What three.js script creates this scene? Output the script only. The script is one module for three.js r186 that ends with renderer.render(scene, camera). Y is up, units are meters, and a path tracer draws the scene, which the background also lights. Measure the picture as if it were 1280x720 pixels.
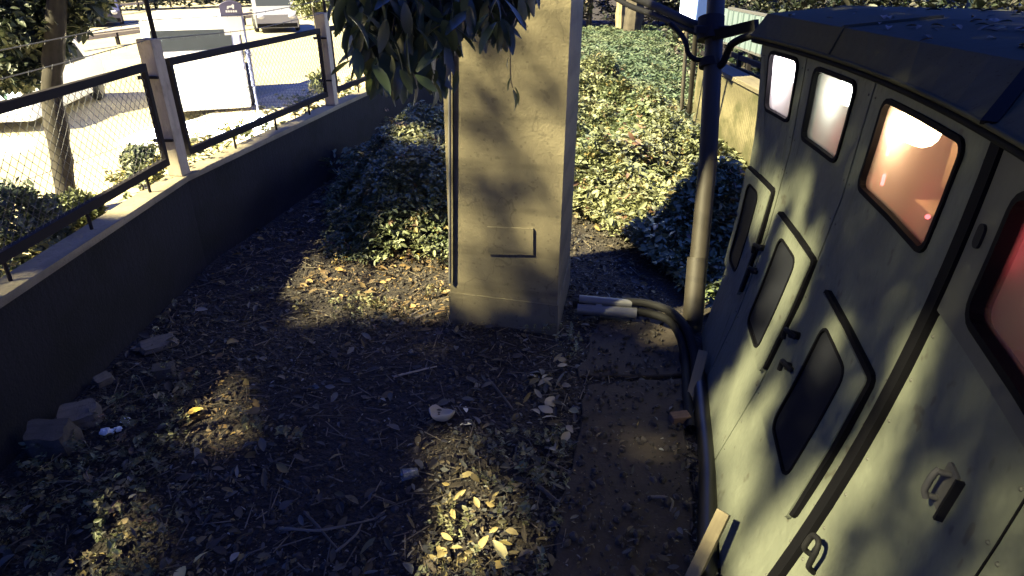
import * as THREE from 'three';
import { mergeGeometries } from 'three/addons/utils/BufferGeometryUtils.js';
import { RoundedBoxGeometry } from 'three/addons/geometries/RoundedBoxGeometry.js';

// ------------------------------------------------------------------ camera, sky, sun, exposure
const scene = new THREE.Scene();
const PITCH = 26.55 * Math.PI / 180, FPX = 806, CAMH = 2.6;
const camera = new THREE.PerspectiveCamera(2 * Math.atan(360 / FPX) * 180 / Math.PI, 16 / 9, 0.05, 400);
camera.position.set(0, CAMH, 0);
camera.rotation.set(-PITCH, 0, 0);
const EXPOSURE = 6.5, SUN_I = 4.8, SKY = [0.014, 0.034, 0.18];
const SUN_DIR = new THREE.Vector3(-0.653, 0.707, 0.271).normalize();
const renderer = new THREE.WebGLRenderer();
renderer.toneMapping = THREE.LinearToneMapping;
renderer.toneMappingExposure = EXPOSURE;
renderer.shadowMap.enabled = true;
{
  const w = 32, h = 16, d = new Float32Array(w * h * 4);
  for (let j = 0; j < h; j++) for (let i = 0; i < w; i++) {
    const k = (j * w + i) * 4;
    d[k] = SKY[0]; d[k + 1] = SKY[1]; d[k + 2] = SKY[2]; d[k + 3] = 1;
  }
  const t = new THREE.DataTexture(d, w, h, THREE.RGBAFormat, THREE.FloatType);
  t.mapping = THREE.EquirectangularReflectionMapping; t.magFilter = THREE.LinearFilter; t.needsUpdate = true;
  scene.background = t; scene.environment = t;
}
const sun = new THREE.DirectionalLight(new THREE.Color().setRGB(1, 0.88, 0.5), SUN_I);
sun.target.position.set(0, 0, -5); sun.position.copy(SUN_DIR).multiplyScalar(40).add(sun.target.position);
sun.castShadow = true; sun.shadow.radius = 4.5; sun.shadow.mapSize.set(2048, 2048);
Object.assign(sun.shadow.camera, { left: -30, right: 30, top: 30, bottom: -30, far: 100 });
scene.add(sun, sun.target);

// ------------------------------------------------------------------ helpers
function rng(seed) { let a = seed >>> 0; return () => { a = (a + 0x6D2B79F5) | 0; let t = Math.imul(a ^ (a >>> 15), 1 | a); t = (t + Math.imul(t ^ (t >>> 7), 61 | t)) ^ t; return ((t ^ (t >>> 14)) >>> 0) / 4294967296; }; }
const R = rng(11);
const rr = (a, b, r = R) => a + (b - a) * r();
const V = (x, y, z) => new THREE.Vector3(x, y, -z);              // z counted forward from the camera's foot
function hash(x, y, s) { let n = Math.imul(x, 374761393) ^ Math.imul(y, 668265263) ^ Math.imul(s, 1274126177); n = Math.imul(n ^ (n >>> 13), 1274126177); return ((n ^ (n >>> 16)) >>> 0) / 4294967296; }
function vnoise(x, y, s = 0, per = 0) {
  const xi = Math.floor(x), yi = Math.floor(y), f = x - xi, g = y - yi, u = f * f * (3 - 2 * f), v = g * g * (3 - 2 * g);
  const w = per ? (q) => ((q % per) + per) % per : (q) => q;
  const a = hash(w(xi), w(yi), s), b = hash(w(xi + 1), w(yi), s), c = hash(w(xi), w(yi + 1), s), d = hash(w(xi + 1), w(yi + 1), s);
  return a + (b - a) * u + (c - a) * v + (a - b - c + d) * u * v;
}
function fbm(x, y, s = 0, o = 4, per = 0) { let t = 0, a = 0.5, f = 1; for (let i = 0; i < o; i++) { t += a * vnoise(x * f, y * f, s + i, per ? per * f : 0); f *= 2; a *= 0.5; } return t / (1 - Math.pow(0.5, o)); }
const clamp = (x, a = 0, b = 1) => Math.min(b, Math.max(a, x));
const mixc = (a, b, t) => a.map((q, i) => q + (b[i] - q) * t);
const toS = (c) => c <= 0.0031308 ? 12.92 * c : 1.055 * Math.pow(c, 1 / 2.4) - 0.055;
function tex(n, fn, rep, color = true) {                         // fn(u, v) -> linear rgb or grey, tileable in 0..1
  const d = new Uint8Array(n * n * 4);
  for (let j = 0; j < n; j++) for (let i = 0; i < n; i++) {
    const c = fn(i / n, j / n), k = (j * n + i) * 4;
    for (let q = 0; q < 3; q++) { const x = Array.isArray(c) ? c[q] : c; d[k + q] = Math.round(255 * clamp(color ? toS(clamp(x)) : x)); }
    d[k + 3] = 255;
  }
  const t = new THREE.DataTexture(d, n, n); t.wrapS = t.wrapT = THREE.RepeatWrapping; t.magFilter = THREE.LinearFilter; t.minFilter = THREE.LinearMipmapLinearFilter; t.generateMipmaps = true;
  if (color) t.colorSpace = THREE.SRGBColorSpace;
  t.repeat.set(rep[0], rep[1]); t.needsUpdate = true; return t;
}
const C = (r, g, b) => new THREE.Color().setRGB(r, g, b);
function mat(r, g, b, rough = 0.8, metal = 0, extra = {}) { return new THREE.MeshStandardMaterial({ color: C(r, g, b), roughness: rough, metalness: metal, ...extra }); }
function leafMat(extra = {}) { return new THREE.MeshPhysicalMaterial({ color: C(1, 1, 1), roughness: 0.55, transmission: 0.25, thickness: 0, side: THREE.DoubleSide, ...extra }); }
function dull(r, g, b, sp = 0.25) { return new THREE.MeshPhysicalMaterial({ color: C(r, g, b), roughness: 0.75, specularIntensity: sp }); }
const used = {};
function numbered(n) { used[n] = (used[n] ?? -1) + 1; return used[n] ? `${n}_${String(used[n]).padStart(3, '0')}` : n; }
function tag(o, label, category, group, kind) { o.userData.label = label; o.userData.category = category; if (group) o.userData.group = group; if (kind) o.userData.kind = kind; return o; }
function thing(name, label, category, pos = null, group) { const o = new THREE.Group(); o.name = numbered(name); if (pos) o.position.copy(pos); scene.add(o); return tag(o, label, category, group); }
function obj(name, geo, m, parent = null) {
  const g = Array.isArray(geo) ? merge(geo) : geo;
  const o = new THREE.Mesh(g, m); o.name = parent ? name : numbered(name); o.castShadow = o.receiveShadow = true;
  (parent || scene).add(o); return o;
}
function struct(name, geo, m) { const o = obj(name, geo, m); o.userData.kind = 'structure'; return o; }
function merge(list) { return mergeGeometries(list.map((g) => { const q = g.index ? g.toNonIndexed() : g; for (const k of Object.keys(q.attributes)) if (!['position', 'normal', 'uv'].includes(k)) q.deleteAttribute(k); return q; })); }
function ray(x, y) { const u = (x - 640) / FPX, v = (y - 360) / FPX; return [u, -(Math.sin(PITCH) + v * Math.cos(PITCH)), Math.cos(PITCH) - v * Math.sin(PITCH)]; }
function onY(x, y, Y = 0) { const r = ray(x, y), t = (Y - CAMH) / r[1]; return [r[0] * t, r[2] * t]; }     // -> [X, Z]
function at(x, y, t) { const r = ray(x, y); return V(r[0] * t, CAMH + r[1] * t, r[2] * t); }               // t: distance along the lens axis
function box(w, h, d, x = 0, y = 0, z = 0, ry = 0, r = 0) { const g = r ? new RoundedBoxGeometry(w, h, d, 2, r) : new THREE.BoxGeometry(w, h, d); if (ry) g.rotateY(ry); g.translate(x, y, z); return g; }
function tube(pts, r, seg = 24, rad = 8, closed = false) { return new THREE.TubeGeometry(new THREE.CatmullRomCurve3(pts, closed, 'catmullrom', 0.4), seg, r, rad, closed); }
function bar(a, b, r, n = 4, r2 = r) { const d = b.clone().sub(a), l = d.length(); const g = new THREE.CylinderGeometry(r2, r, l, n); g.translate(0, l / 2, 0); g.applyQuaternion(new THREE.Quaternion().setFromUnitVectors(new THREE.Vector3(0, 1, 0), d.normalize())); g.translate(a.x, a.y, a.z); return g; }
function beam(a, b, w, h, up = new THREE.Vector3(0, 1, 0)) { // rectangular bar, w across, h along up
  const d = b.clone().sub(a), l = d.length(); d.normalize(); const s = d.clone().cross(up).normalize(), u = s.clone().cross(d).normalize();
  const g = new THREE.BoxGeometry(w, h, l); g.applyMatrix4(new THREE.Matrix4().makeBasis(s, u, d.clone().negate())); const c = a.clone().add(b).multiplyScalar(0.5); g.translate(c.x, c.y, c.z); return g;
}
function limb(pts, r0, r1, seg = 20, rad = 8, rough = 0.12, seed = 1) { // tapered uneven trunk or branch
  const g = tube(pts, 1, seg, rad), p = g.attributes.position, c = new THREE.CatmullRomCurve3(pts, false, 'catmullrom', 0.4);
  for (let i = 0; i <= seg; i++) { const o = c.getPointAt(i / seg), r = r0 + (r1 - r0) * i / seg; for (let j = 0; j <= rad; j++) { const k = i * (rad + 1) + j; const q = new THREE.Vector3().fromBufferAttribute(p, k).sub(o); const n = 1 + rough * (vnoise((j % rad) * 0.9, i * 0.7, seed) - 0.5) * 2; q.multiplyScalar(r * n).add(o); p.setXYZ(k, q.x, q.y, q.z); } }
  g.computeVertexNormals(); return g;
}
// one leaf blade along +x, lying in xz, length 1, curled; nx x 2 quads
function blade(width = 0.4, curl = 0.25, fold = 0.2, nx = 4, tip = 1.0, twist = 0) {
  const pos = [], idx = [];
  for (let i = 0; i <= nx; i++) { const s = i / nx, w = width * 0.5 * Math.pow(Math.sin(Math.PI * clamp(s * 0.94 + 0.03)), 0.75) * (tip === 1 ? 1 : (1 - s * (1 - tip))); for (let j = -1; j <= 1; j++) { let y = -curl * s * s + Math.abs(j) * fold * w * 2, z = j * w; const a = twist * s; pos.push(s, y * Math.cos(a) + z * Math.sin(a), z * Math.cos(a) - y * Math.sin(a)); } }
  for (let i = 0; i < nx; i++) for (let j = 0; j < 2; j++) { const a = i * 3 + j, b = a + 3; idx.push(a, a + 1, b, a + 1, b + 1, b); }
  const g = new THREE.BufferGeometry(); g.setAttribute('position', new THREE.Float32BufferAttribute(pos, 3)); g.setAttribute('uv', new THREE.Float32BufferAttribute(pos.filter((_, i) => i % 3 !== 1), 2)); g.setIndex(idx); g.computeVertexNormals(); return g;
}
const blades = [blade(0.42, 0.2, 0.25), blade(0.5, 0.35, 0.1, 4, 1, 0.6), blade(0.34, -0.25, 0.35, 4, 1, -0.5), blade(0.55, 0.1, 0.3, 4, 0.8)];
function placeGeo(g, p, s, rx, ry, rz) { return g.clone().applyMatrix4(new THREE.Matrix4().compose(p, new THREE.Quaternion().setFromEuler(new THREE.Euler(rx, ry, rz, 'YXZ')), new THREE.Vector3(s, s, s))); }
function inst(name, geo, m, list, parent, label, category) { // list of {p, s, e:[rx,ry,rz], c:[r,g,b]}
  const o = new THREE.InstancedMesh(geo, m, list.length), M = new THREE.Matrix4(), q = new THREE.Quaternion(), e = new THREE.Euler(), c = new THREE.Color();
  list.forEach((l, i) => { e.set(l.e[0], l.e[1], l.e[2], 'YXZ'); q.setFromEuler(e); M.compose(l.p, q, typeof l.s === 'number' ? new THREE.Vector3(l.s, l.s, l.s) : l.s); o.setMatrixAt(i, M); o.setColorAt(i, c.setRGB(...l.c)); });
  o.castShadow = o.receiveShadow = true; o.name = parent ? name : numbered(name); o.userData.kind = 'stuff'; if (label) tag(o, label, category, null, 'stuff');
  (parent || scene).add(o); return o;
}
function polyHas(poly, x, y) { let c = false; for (let i = 0, j = poly.length - 1; i < poly.length; j = i++) { const [a, b] = poly[i], [d, e] = poly[j]; if ((b > y) !== (e > y) && x < (d - a) * (y - b) / (e - b) + a) c = !c; } return c; }

// ------------------------------------------------------------------ materials
const P6 = 6;
const concreteT = tex(512, (u, v) => { const b = fbm(u * 4, v * 4, 3, 5, 4), f = fbm(u * 48, v * 48, 8, 3, 48), s = fbm(u * 3, v * 14, 21, 4, 1) ; const k = 0.62 + 0.38 * b + 0.16 * (f - 0.5) - 0.22 * clamp((s - 0.55) * 4); const cr = Math.abs(fbm(u * 6, v * 3, 23, 4, 3) - 0.5) < 0.004 ? 0.75 : 1, hs = 1 - 0.35 * clamp((fbm(u * 3, v * 18, 27, 4, 3) - 0.5) * 4), pit = fbm(u * 64, v * 64, 29, 2, 64) > 0.8 ? 0.75 : 1; const q = k * cr * hs * pit; return [q * 0.52, q * 0.455, q * 0.35]; }, [0.5, 0.5]);
const concreteB = tex(256, (u, v) => 0.5 * fbm(u * 8, v * 8, 5, 3, 8) + 0.5 * fbm(u * 64, v * 64, 7, 2, 64), [1.4, 1.4], false);
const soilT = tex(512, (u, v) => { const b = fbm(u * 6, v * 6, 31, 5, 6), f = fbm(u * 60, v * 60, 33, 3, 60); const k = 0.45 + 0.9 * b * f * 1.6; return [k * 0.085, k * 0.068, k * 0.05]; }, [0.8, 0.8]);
const soilB = tex(256, (u, v) => fbm(u * 32, v * 32, 41, 4, 32), [1.6, 1.6], false);
const paintT = tex(1024, (u, v) => { // grey green paint: rain streaks and grime
  const b = fbm(u * 5, v * 3, 51, 5, 1), st = fbm(u * 26, v * 3, 55, 4, 1), f = fbm(u * 90, v * 90, 57, 2, 90), sp = fbm(u * 14, v * 12, 59, 4, 2);
  let c = mixc([0.25, 0.265, 0.235], [0.36, 0.375, 0.32], clamp(b * 1.6 - 0.3)); c = mixc(c, [0.14, 0.145, 0.12], clamp((st - 0.46) * 4.5) * 0.75); c = mixc(c, [0.15, 0.115, 0.06], clamp((sp - 0.6) * 5) * 0.35); const ch = fbm(u * 34, v * 34, 58, 3, 34); c = mixc(c, [0.1, 0.07, 0.045], clamp((ch - 0.76) * 14) * 0.5);
  return c.map((x) => x * (0.93 + 0.14 * f)); }, [0.5, 0.4]);
const dentB = tex(512, (u, v) => 0.8 * fbm(u * 7, v * 7, 151, 3, 7) + 0.2 * fbm(u * 60, v * 60, 153, 2, 60), [0.7, 0.6], false);
const wallT = tex(512, (u, v) => { const st = fbm(u * 30, v * 2, 61, 4, 1), b = fbm(u * 5, v * 5, 63, 5, 5), f = fbm(u * 70, v * 70, 65, 2, 70); let k = mixc([0.36, 0.33, 0.27], [0.08, 0.075, 0.05], clamp((st - 0.42) * 4)); k = mixc(k, [0.08, 0.09, 0.03], clamp((b - 0.5) * 5) * 0.8); return k.map((x) => x * (0.85 + 0.3 * f)); }, [0.5, 0.7]);
const asphaltT = tex(512, (u, v) => { const b = fbm(u * 4, v * 4, 71, 5, 4), f = fbm(u * 90, v * 90, 73, 2, 90); const k = 0.2 + 0.12 * b + 0.1 * (f - 0.5); return [k, k * 0.97, k * 0.92]; }, [0.3, 0.3]);
const barkT = tex(256, (u, v) => { const s = fbm(u * 18, v * 4, 81, 4, 2), f = fbm(u * 40, v * 40, 83, 3, 40); const k = 0.35 + s * 0.9 + 0.3 * (f - 0.5); return [k * 0.13, k * 0.11, k * 0.085]; }, [2, 4]);
const woodT = tex(256, (u, v) => { const s = fbm(u * 40, v * 3, 91, 3, 1), f = fbm(u * 3, v * 8, 93, 3, 1); const k = 0.6 + 0.5 * s + 0.3 * (f - 0.5); return [k * 0.36, k * 0.3, k * 0.2]; }, [1, 1]);
const M = {
  coping: mat(0.55, 0.55, 0.5, 0.92, 0, { map: concreteT, bumpMap: concreteB, bumpScale: 0.004 }),
  concrete: mat(0.31, 0.305, 0.25, 0.92, 0, { map: concreteT, bumpMap: concreteB, bumpScale: 0.004 }),
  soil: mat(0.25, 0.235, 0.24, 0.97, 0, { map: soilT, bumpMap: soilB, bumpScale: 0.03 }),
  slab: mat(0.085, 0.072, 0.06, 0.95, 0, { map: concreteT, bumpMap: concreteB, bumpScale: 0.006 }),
  paint: mat(0.25, 0.265, 0.23, 0.7, 0.0, { map: paintT, bumpMap: dentB, bumpScale: 0.012 }),
  paintDark: mat(0.16, 0.16, 0.15, 0.75, 0.0, { map: paintT }),
  roof: new THREE.MeshPhysicalMaterial({ color: C(0.17, 0.165, 0.13), roughness: 0.9, specularIntensity: 0.1, map: paintT }),
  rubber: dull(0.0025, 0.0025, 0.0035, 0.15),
  darkGlass: new THREE.MeshPhysicalMaterial({ color: C(0.01, 0.011, 0.015), roughness: 0.5, specularIntensity: 0.25 }),
  black: dull(0.004, 0.004, 0.005, 0.4),
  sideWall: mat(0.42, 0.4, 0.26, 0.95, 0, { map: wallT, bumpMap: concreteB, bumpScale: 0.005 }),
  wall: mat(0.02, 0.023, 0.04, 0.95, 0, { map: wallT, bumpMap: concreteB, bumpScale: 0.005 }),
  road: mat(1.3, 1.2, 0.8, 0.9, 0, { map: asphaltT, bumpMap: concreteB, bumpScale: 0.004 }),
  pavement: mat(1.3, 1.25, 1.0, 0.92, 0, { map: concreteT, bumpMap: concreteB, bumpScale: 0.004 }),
  kerb: mat(0.9, 0.9, 0.9, 0.9, 0, { map: concreteT }),
  iron: dull(0.018, 0.016, 0.018),
  wire: mat(0.12, 0.12, 0.13, 0.5, 0.6),
  bark: mat(0.5, 0.5, 0.5, 0.95, 0, { map: barkT, bumpMap: barkT, bumpScale: 0.012 }),
  wood: mat(0.4, 0.4, 0.36, 0.85, 0, { map: woodT }),
  galv: mat(0.13, 0.13, 0.13, 0.5, 0.3, { bumpMap: concreteB, bumpScale: 0.001 }),
  pole: mat(0.075, 0.074, 0.075, 0.55, 0.2, { map: concreteT }),
  white: mat(0.8, 0.8, 0.8, 0.35),
  whiteMetal: mat(0.15, 0.2, 0.22, 0.4, 0.1),
  leaf: leafMat(),
  dryLeaf: leafMat({ roughness: 0.8, transmission: 0.15 }),
  glass: new THREE.MeshPhysicalMaterial({ color: C(0.95, 0.95, 0.93), roughness: 0.36, transmission: 1, thickness: 0, ior: 1.45 }),
  tyre: mat(0.02, 0.02, 0.022, 0.8),
};

// ------------------------------------------------------------------ ground of the yard
const STREET = 0.2;
const WALLP = [[-2.88, -4], [-2.95, 5.67], [-2.37, 9.06], [-2.06, 10.74], [-0.9, 17.2], [1.2, 28.5]];     // inner edge of the wall top, [X, Z]
function wallX(z) { for (let i = 0; i < WALLP.length - 1; i++) { const [a, b] = WALLP[i], [c, d] = WALLP[i + 1]; if (z <= d || i === WALLP.length - 2) return a + (c - a) * (z - b) / (d - b); } }
function groundY(x, z) { return 0.05 * (fbm(x * 1.3 + 9, z * 1.3 + 4, 101, 4) - 0.5) + 0.03 * (fbm(x * 6, z * 6, 107, 3) - 0.5); }
{
  const pos = [], uv = [], idx = [], xs = [], zs = [];
  for (let i = 0; i <= 130; i++) xs.push(i / 130); for (let z = -4; z < 9; z += 0.07) zs.push(z); for (let z = 9; z < 60; z += 0.5) zs.push(z);
  for (const z of zs) { const a = Math.min(wallX(z), 20) - 0.1, b = z < 9 ? 3.3 : 30; for (const s of xs) { const x = a + (b - a) * s; pos.push(x, groundY(x, z), -z); uv.push(x, z); } }
  const n = xs.length; for (let j = 0; j < zs.length - 1; j++) for (let i = 0; i < n - 1; i++) { const a = j * n + i; idx.push(a, a + 1, a + n, a + 1, a + n + 1, a + n); }
  const g = new THREE.BufferGeometry(); g.setAttribute('position', new THREE.Float32BufferAttribute(pos, 3)); g.setAttribute('uv', new THREE.Float32BufferAttribute(uv, 2)); g.setIndex(idx); g.computeVertexNormals();
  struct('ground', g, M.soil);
  const base = new THREE.PlaneGeometry(600, 600); base.rotateX(-Math.PI / 2); base.translate(0, -0.25, 0); const u = base.attributes.uv; for (let i = 0; i < u.count; i++) u.setXY(i, u.getX(i) * 600, u.getY(i) * 600);
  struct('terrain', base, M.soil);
}
// a flat sheet between two polylines [X, Z]
function ribbon(L, Rr, y) { const pos = [], uv = [], idx = []; L.forEach(([a, b], i) => { const [c, d] = Rr[i]; pos.push(a, y, -b, c, y, -d); uv.push(a, b, c, d); }); for (let i = 0; i < L.length - 1; i++) { const k = i * 2; idx.push(k, k + 1, k + 2, k + 1, k + 3, k + 2); } const g = new THREE.BufferGeometry(); g.setAttribute('position', new THREE.Float32BufferAttribute(pos, 3)); g.setAttribute('uv', new THREE.Float32BufferAttribute(uv, 2)); g.setIndex(idx); g.computeVertexNormals(); return g; }
const shiftX = (P, d) => P.map(([x, z]) => [x - d, z - d * 0.15]);
// street: pavement, kerb, carriageway, median, far carriageway
{
  const W = WALLP.map((p) => p.slice()); W[W.length - 1] = [7.5, 62];
  const pv = shiftX(W, 0.1), kb = shiftX(W, 3.6);
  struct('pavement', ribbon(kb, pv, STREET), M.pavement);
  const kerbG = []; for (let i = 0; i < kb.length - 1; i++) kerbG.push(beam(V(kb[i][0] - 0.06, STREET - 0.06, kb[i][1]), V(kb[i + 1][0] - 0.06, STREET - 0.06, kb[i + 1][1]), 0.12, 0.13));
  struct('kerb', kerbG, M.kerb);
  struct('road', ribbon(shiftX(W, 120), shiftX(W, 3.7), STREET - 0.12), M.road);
}

// ------------------------------------------------------------------ boundary wall
{
  const t = thing('boundary_wall', 'low rendered boundary wall with a pale coping along the street side', 'wall');
  const T = 0.17, H = 0.9, body = [], cope = [];
  for (let i = 0; i < WALLP.length - 1; i++) {
    const a = WALLP[i], b = WALLP[i + 1];
    const q = (p, off, y) => V(p[0] - off, y, p[1]);
    const strip = (list, A, B, Cc, D, ul, uh) => { const g = new THREE.BufferGeometry(); g.setAttribute('position', new THREE.Float32BufferAttribute([A, B, Cc, A, Cc, D].flatMap((p) => [p.x, p.y, p.z]), 3)); g.setAttribute('uv', new THREE.Float32BufferAttribute([a[1], ul, b[1], ul, b[1], uh, a[1], ul, b[1], uh, a[1], uh], 2)); g.computeVertexNormals(); list.push(g); };
    strip(body, q(a, 0, -0.1), q(b, 0, -0.1), q(b, 0, H - 0.05), q(a, 0, H - 0.05), 0, H); strip(body, q(b, T, -0.1), q(a, T, -0.1), q(a, T, H - 0.05), q(b, T, H - 0.05), 0, H);
    strip(cope, q(a, -0.012, H - 0.05), q(b, -0.012, H - 0.05), q(b, -0.012, H), q(a, -0.012, H), 0, 0.05); strip(cope, q(b, T + 0.012, H - 0.05), q(a, T + 0.012, H - 0.05), q(a, T + 0.012, H), q(b, T + 0.012, H), 0, 0.05);
    strip(cope, q(a, -0.012, H), q(b, -0.012, H), q(b, T + 0.012, H), q(a, T + 0.012, H), 0, T); strip(cope, q(b, -0.012, H - 0.05), q(a, -0.012, H - 0.05), q(a, T + 0.012, H - 0.05), q(b, T + 0.012, H - 0.05), 0, T);
  }
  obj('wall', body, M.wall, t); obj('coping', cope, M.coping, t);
}
// fence: posts, framed chain link panels
const wp = (z, y, off = 0.08) => V(wallX(z) - off, y, z);
const postZ = [5.72, 9.02];
const postLabel = ['square concrete fence post on the wall, nearest to the camera', 'square concrete fence post on the wall beside the hanging leaves'];
postZ.forEach((z, i) => {
  const t = thing('fence_post', postLabel[i], 'fence post', wp(z, 0.9, 0.085));
  obj('shaft', box(0.135, 1.16, 0.135, 0, 0.58, 0, -0.12, 0.008), M.kerb, t);
  obj('rod', [bar(new THREE.Vector3(0.05, 0.9, -0.02), new THREE.Vector3(0.045, 2.1, -0.02), 0.02, 8)], M.iron, t);
  for (const y of [0.33, 0.86]) obj('bracket', [box(0.15, 0.02, 0.03, -0.02, y, 0.085), box(0.05, 0.03, 0.02, -0.09, y, 0.085)], M.iron, t);
});
function fencePanel(z0, z1, label) {
  const t = thing('chain_link_fence', label, 'fence');
  const y0 = 1.06, y1 = 1.85, A = (z, y) => wp(z, y, 0.09);
  obj('top_rail', beam(A(z0, y1), A(z1, y1), 0.045, 0.06), M.iron, t);
  obj('bottom_rail', beam(A(z0, y0), A(z1, y0), 0.045, 0.065), M.iron, t);
  for (const z of [z0 + 0.02, z1 - 0.02]) obj('stile', beam(A(z, y0 + 0.033), A(z, y1 - 0.031), 0.042, 0.045, new THREE.Vector3(0, 0, 1)), M.iron, t);
  for (let z = z0 + 0.75; z < z1 - 0.3; z += 0.85) obj('foot', bar(A(z, 0.9), A(z, y0 - 0.03), 0.012, 6), M.iron, t);
  const w = [], p = 0.075, h = y1 - y0 - 0.06, yb = y0 + 0.03;
  for (let s = z0 - h; s < z1; s += p) for (const d of [1, -1]) {
    let a = d > 0 ? s : s + h, b = d > 0 ? s + h : s, ya = yb, yb2 = yb + h;       // from bottom at a to top at b
    const cut = (zc) => { const k = (zc - a) / (b - a); return yb + h * k; };
    let za = a, zb = b, YA = ya, YB = yb2;
    if (za < z0) { YA = cut(z0); za = z0; } if (za > z1) { YA = cut(z1); za = z1; } if (zb < z0) { YB = cut(z0); zb = z0; } if (zb > z1) { YB = cut(z1); zb = z1; }
    if (YB - YA < 0.02) continue;
    const A1 = A(za, YA), B1 = A(zb, YB); if (d < 0) { A1.x -= 0.004; B1.x -= 0.004; }
    w.push(bar(A1, B1, 0.0022, 3));
  }
  const m = obj('chain_link', w, M.wire, t); m.userData.kind = 'stuff';
}
fencePanel(2.75, 5.58, 'chain link fence panel in a dark frame left of the nearest concrete post');
fencePanel(5.9, 8.9, 'chain link fence panel in a dark frame between the two concrete posts');
fencePanel(9.2, 12.2, 'chain link fence panel half hidden behind the hanging leaves');
{
  const ws = []; const z = [1.5, 5.72, 9.02, 14];
  for (const y of [2.05, 2.2]) for (let i = 0; i < 3; i++) { const a = wp(z[i], y), b = wp(z[i + 1], y), c = a.clone().add(b).multiplyScalar(0.5); c.y -= 0.05; ws.push(tube([a, c, b], 0.004, 12, 4)); for (let k = 0; k < 18; k++) { const q = a.clone().lerp(b, (k + 0.5) / 18); q.y -= 0.05 * 4 * ((k + 0.5) / 18) * (1 - (k + 0.5) / 18); ws.push(bar(q.clone().add(new THREE.Vector3(0, -0.015, 0.01)), q.clone().add(new THREE.Vector3(0, 0.015, -0.01)), 0.002, 3)); } }
  tag(obj('barbed_wire', ws, M.wire), 'two strands of barbed wire strung above the fence panels', 'wire');
}

// ------------------------------------------------------------------ concrete pillar
{
  const t = thing('concrete_pillar', 'big square stained concrete pillar standing in the middle of the yard', 'pillar');
  // corners [X, Z] of the foot, the plinth top and the head
  const D = [0.182, 0.983], dep = 0.95, HB = 0.26;
  const hex = (lo, hi, y0, y1, sub = 12) => { const L = [...lo, ...lo.map(([x, z]) => [x + D[0] * dep, z + D[1] * dep]).reverse()], U = [...hi, ...hi.map(([x, z]) => [x + D[0] * dep, z + D[1] * dep]).reverse()]; const gs = []; for (let i = 0; i < 4; i++) { const j = (i + 1) % 4; const a = V(L[i][0], y0, L[i][1]), b = V(L[j][0], y0, L[j][1]), c = V(U[j][0], y1, U[j][1]), d = V(U[i][0], y1, U[i][1]); const w = a.distanceTo(b), g = new THREE.BufferGeometry(); g.setAttribute('position', new THREE.Float32BufferAttribute([a, b, c, a, c, d].flatMap((p) => [p.x, p.y, p.z]), 3)); g.setAttribute('uv', new THREE.Float32BufferAttribute([0, y0, w, y0, w, y1, 0, y0, w, y1, 0, y1].map((q, k) => k % 2 ? q : q + i * 1.3), 2)); g.computeVertexNormals(); gs.push(g); }
    const g = new THREE.BufferGeometry(); const [a, b, c, d] = U.map(([x, z]) => V(x, y1, z)); g.setAttribute('position', new THREE.Float32BufferAttribute([a, b, c, a, c, d].flatMap((p) => [p.x, p.y, p.z]), 3)); g.setAttribute('uv', new THREE.Float32BufferAttribute([0, 0, 1, 0, 1, 1, 0, 0, 1, 1, 0, 1], 2)); g.computeVertexNormals(); gs.push(g); return gs; };
  const fl = [-0.505, 4.61], fr = [0.352, 4.385];
  obj('plinth', hex([[fl[0] - 0.005, fl[1] - 0.012], [fr[0] + 0.006, fr[1] - 0.012]], [[fl[0] - 0.002, fl[1] - 0.008], [fr[0] + 0.004, fr[1] - 0.008]], -0.1, HB), M.concrete, t);
  obj('shaft', hex([[fl[0] + 0.012, fl[1] + 0.006], [fr[0] - 0.004, fr[1] + 0.004]], [[fl[0] + 0.075, fl[1]], [fr[0] + 0.055, fr[1] + 0.01]], HB, 6.5), M.concrete, t);
  // patch of newer render, a thin rectangle proud of the face
  const pt = [at(608, 281, 5.1), at(667, 284, 5.1), at(667, 318, 5.1), at(610, 318, 5.1)];
  const fp = (x, y) => { const r = ray(x, y), n = [-0.254, -0.967], d0 = n[0] * fl[0] + n[1] * (fl[1] + 0.006), k = d0 / (n[0] * r[0] + n[1] * r[2]); return V(r[0] * k, CAMH + r[1] * k, r[2] * k); };
  const c = [fp(609, 283), fp(667, 285), fp(667, 318), fp(611, 317)], n = new THREE.Vector3(-0.254, 0, 0.967);
  const o = c.map((p) => p.clone().addScaledVector(n, 0.016)), g = new THREE.BufferGeometry(), tri = []; const quad = (a, b, cc, d) => tri.push(a, b, cc, a, cc, d);
  quad(o[3], o[2], o[1], o[0]); for (let i = 0; i < 4; i++) quad(o[i], o[(i + 1) % 4], c[(i + 1) % 4].clone().addScaledVector(n, -0.02), c[i].clone().addScaledVector(n, -0.02));
  g.setAttribute('position', new THREE.Float32BufferAttribute(tri.flatMap((p) => [p.x, p.y, p.z]), 3)); g.setAttribute('uv', new THREE.Float32BufferAttribute(tri.flatMap((p) => [p.x, p.y]), 2)); g.computeVertexNormals(); obj('render_patch', g, M.concrete, t);
  const pp = thing('drain_pipe', 'thin grey pipe running up the left edge of the concrete pillar', 'pipe');
  obj('pipe', [bar(fp(563.5, 352).addScaledVector(n, 0.02), fp(563, 2).addScaledVector(n, 0.02), 0.011, 8)], M.galv, pp);
  obj('cable', [bar(fp(567.5, 352).addScaledVector(n, 0.012), fp(567, 2).addScaledVector(n, 0.012), 0.006, 6)], M.black, pp);  // black bar standing in for the dark gap between pipe and pillar
}

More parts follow.
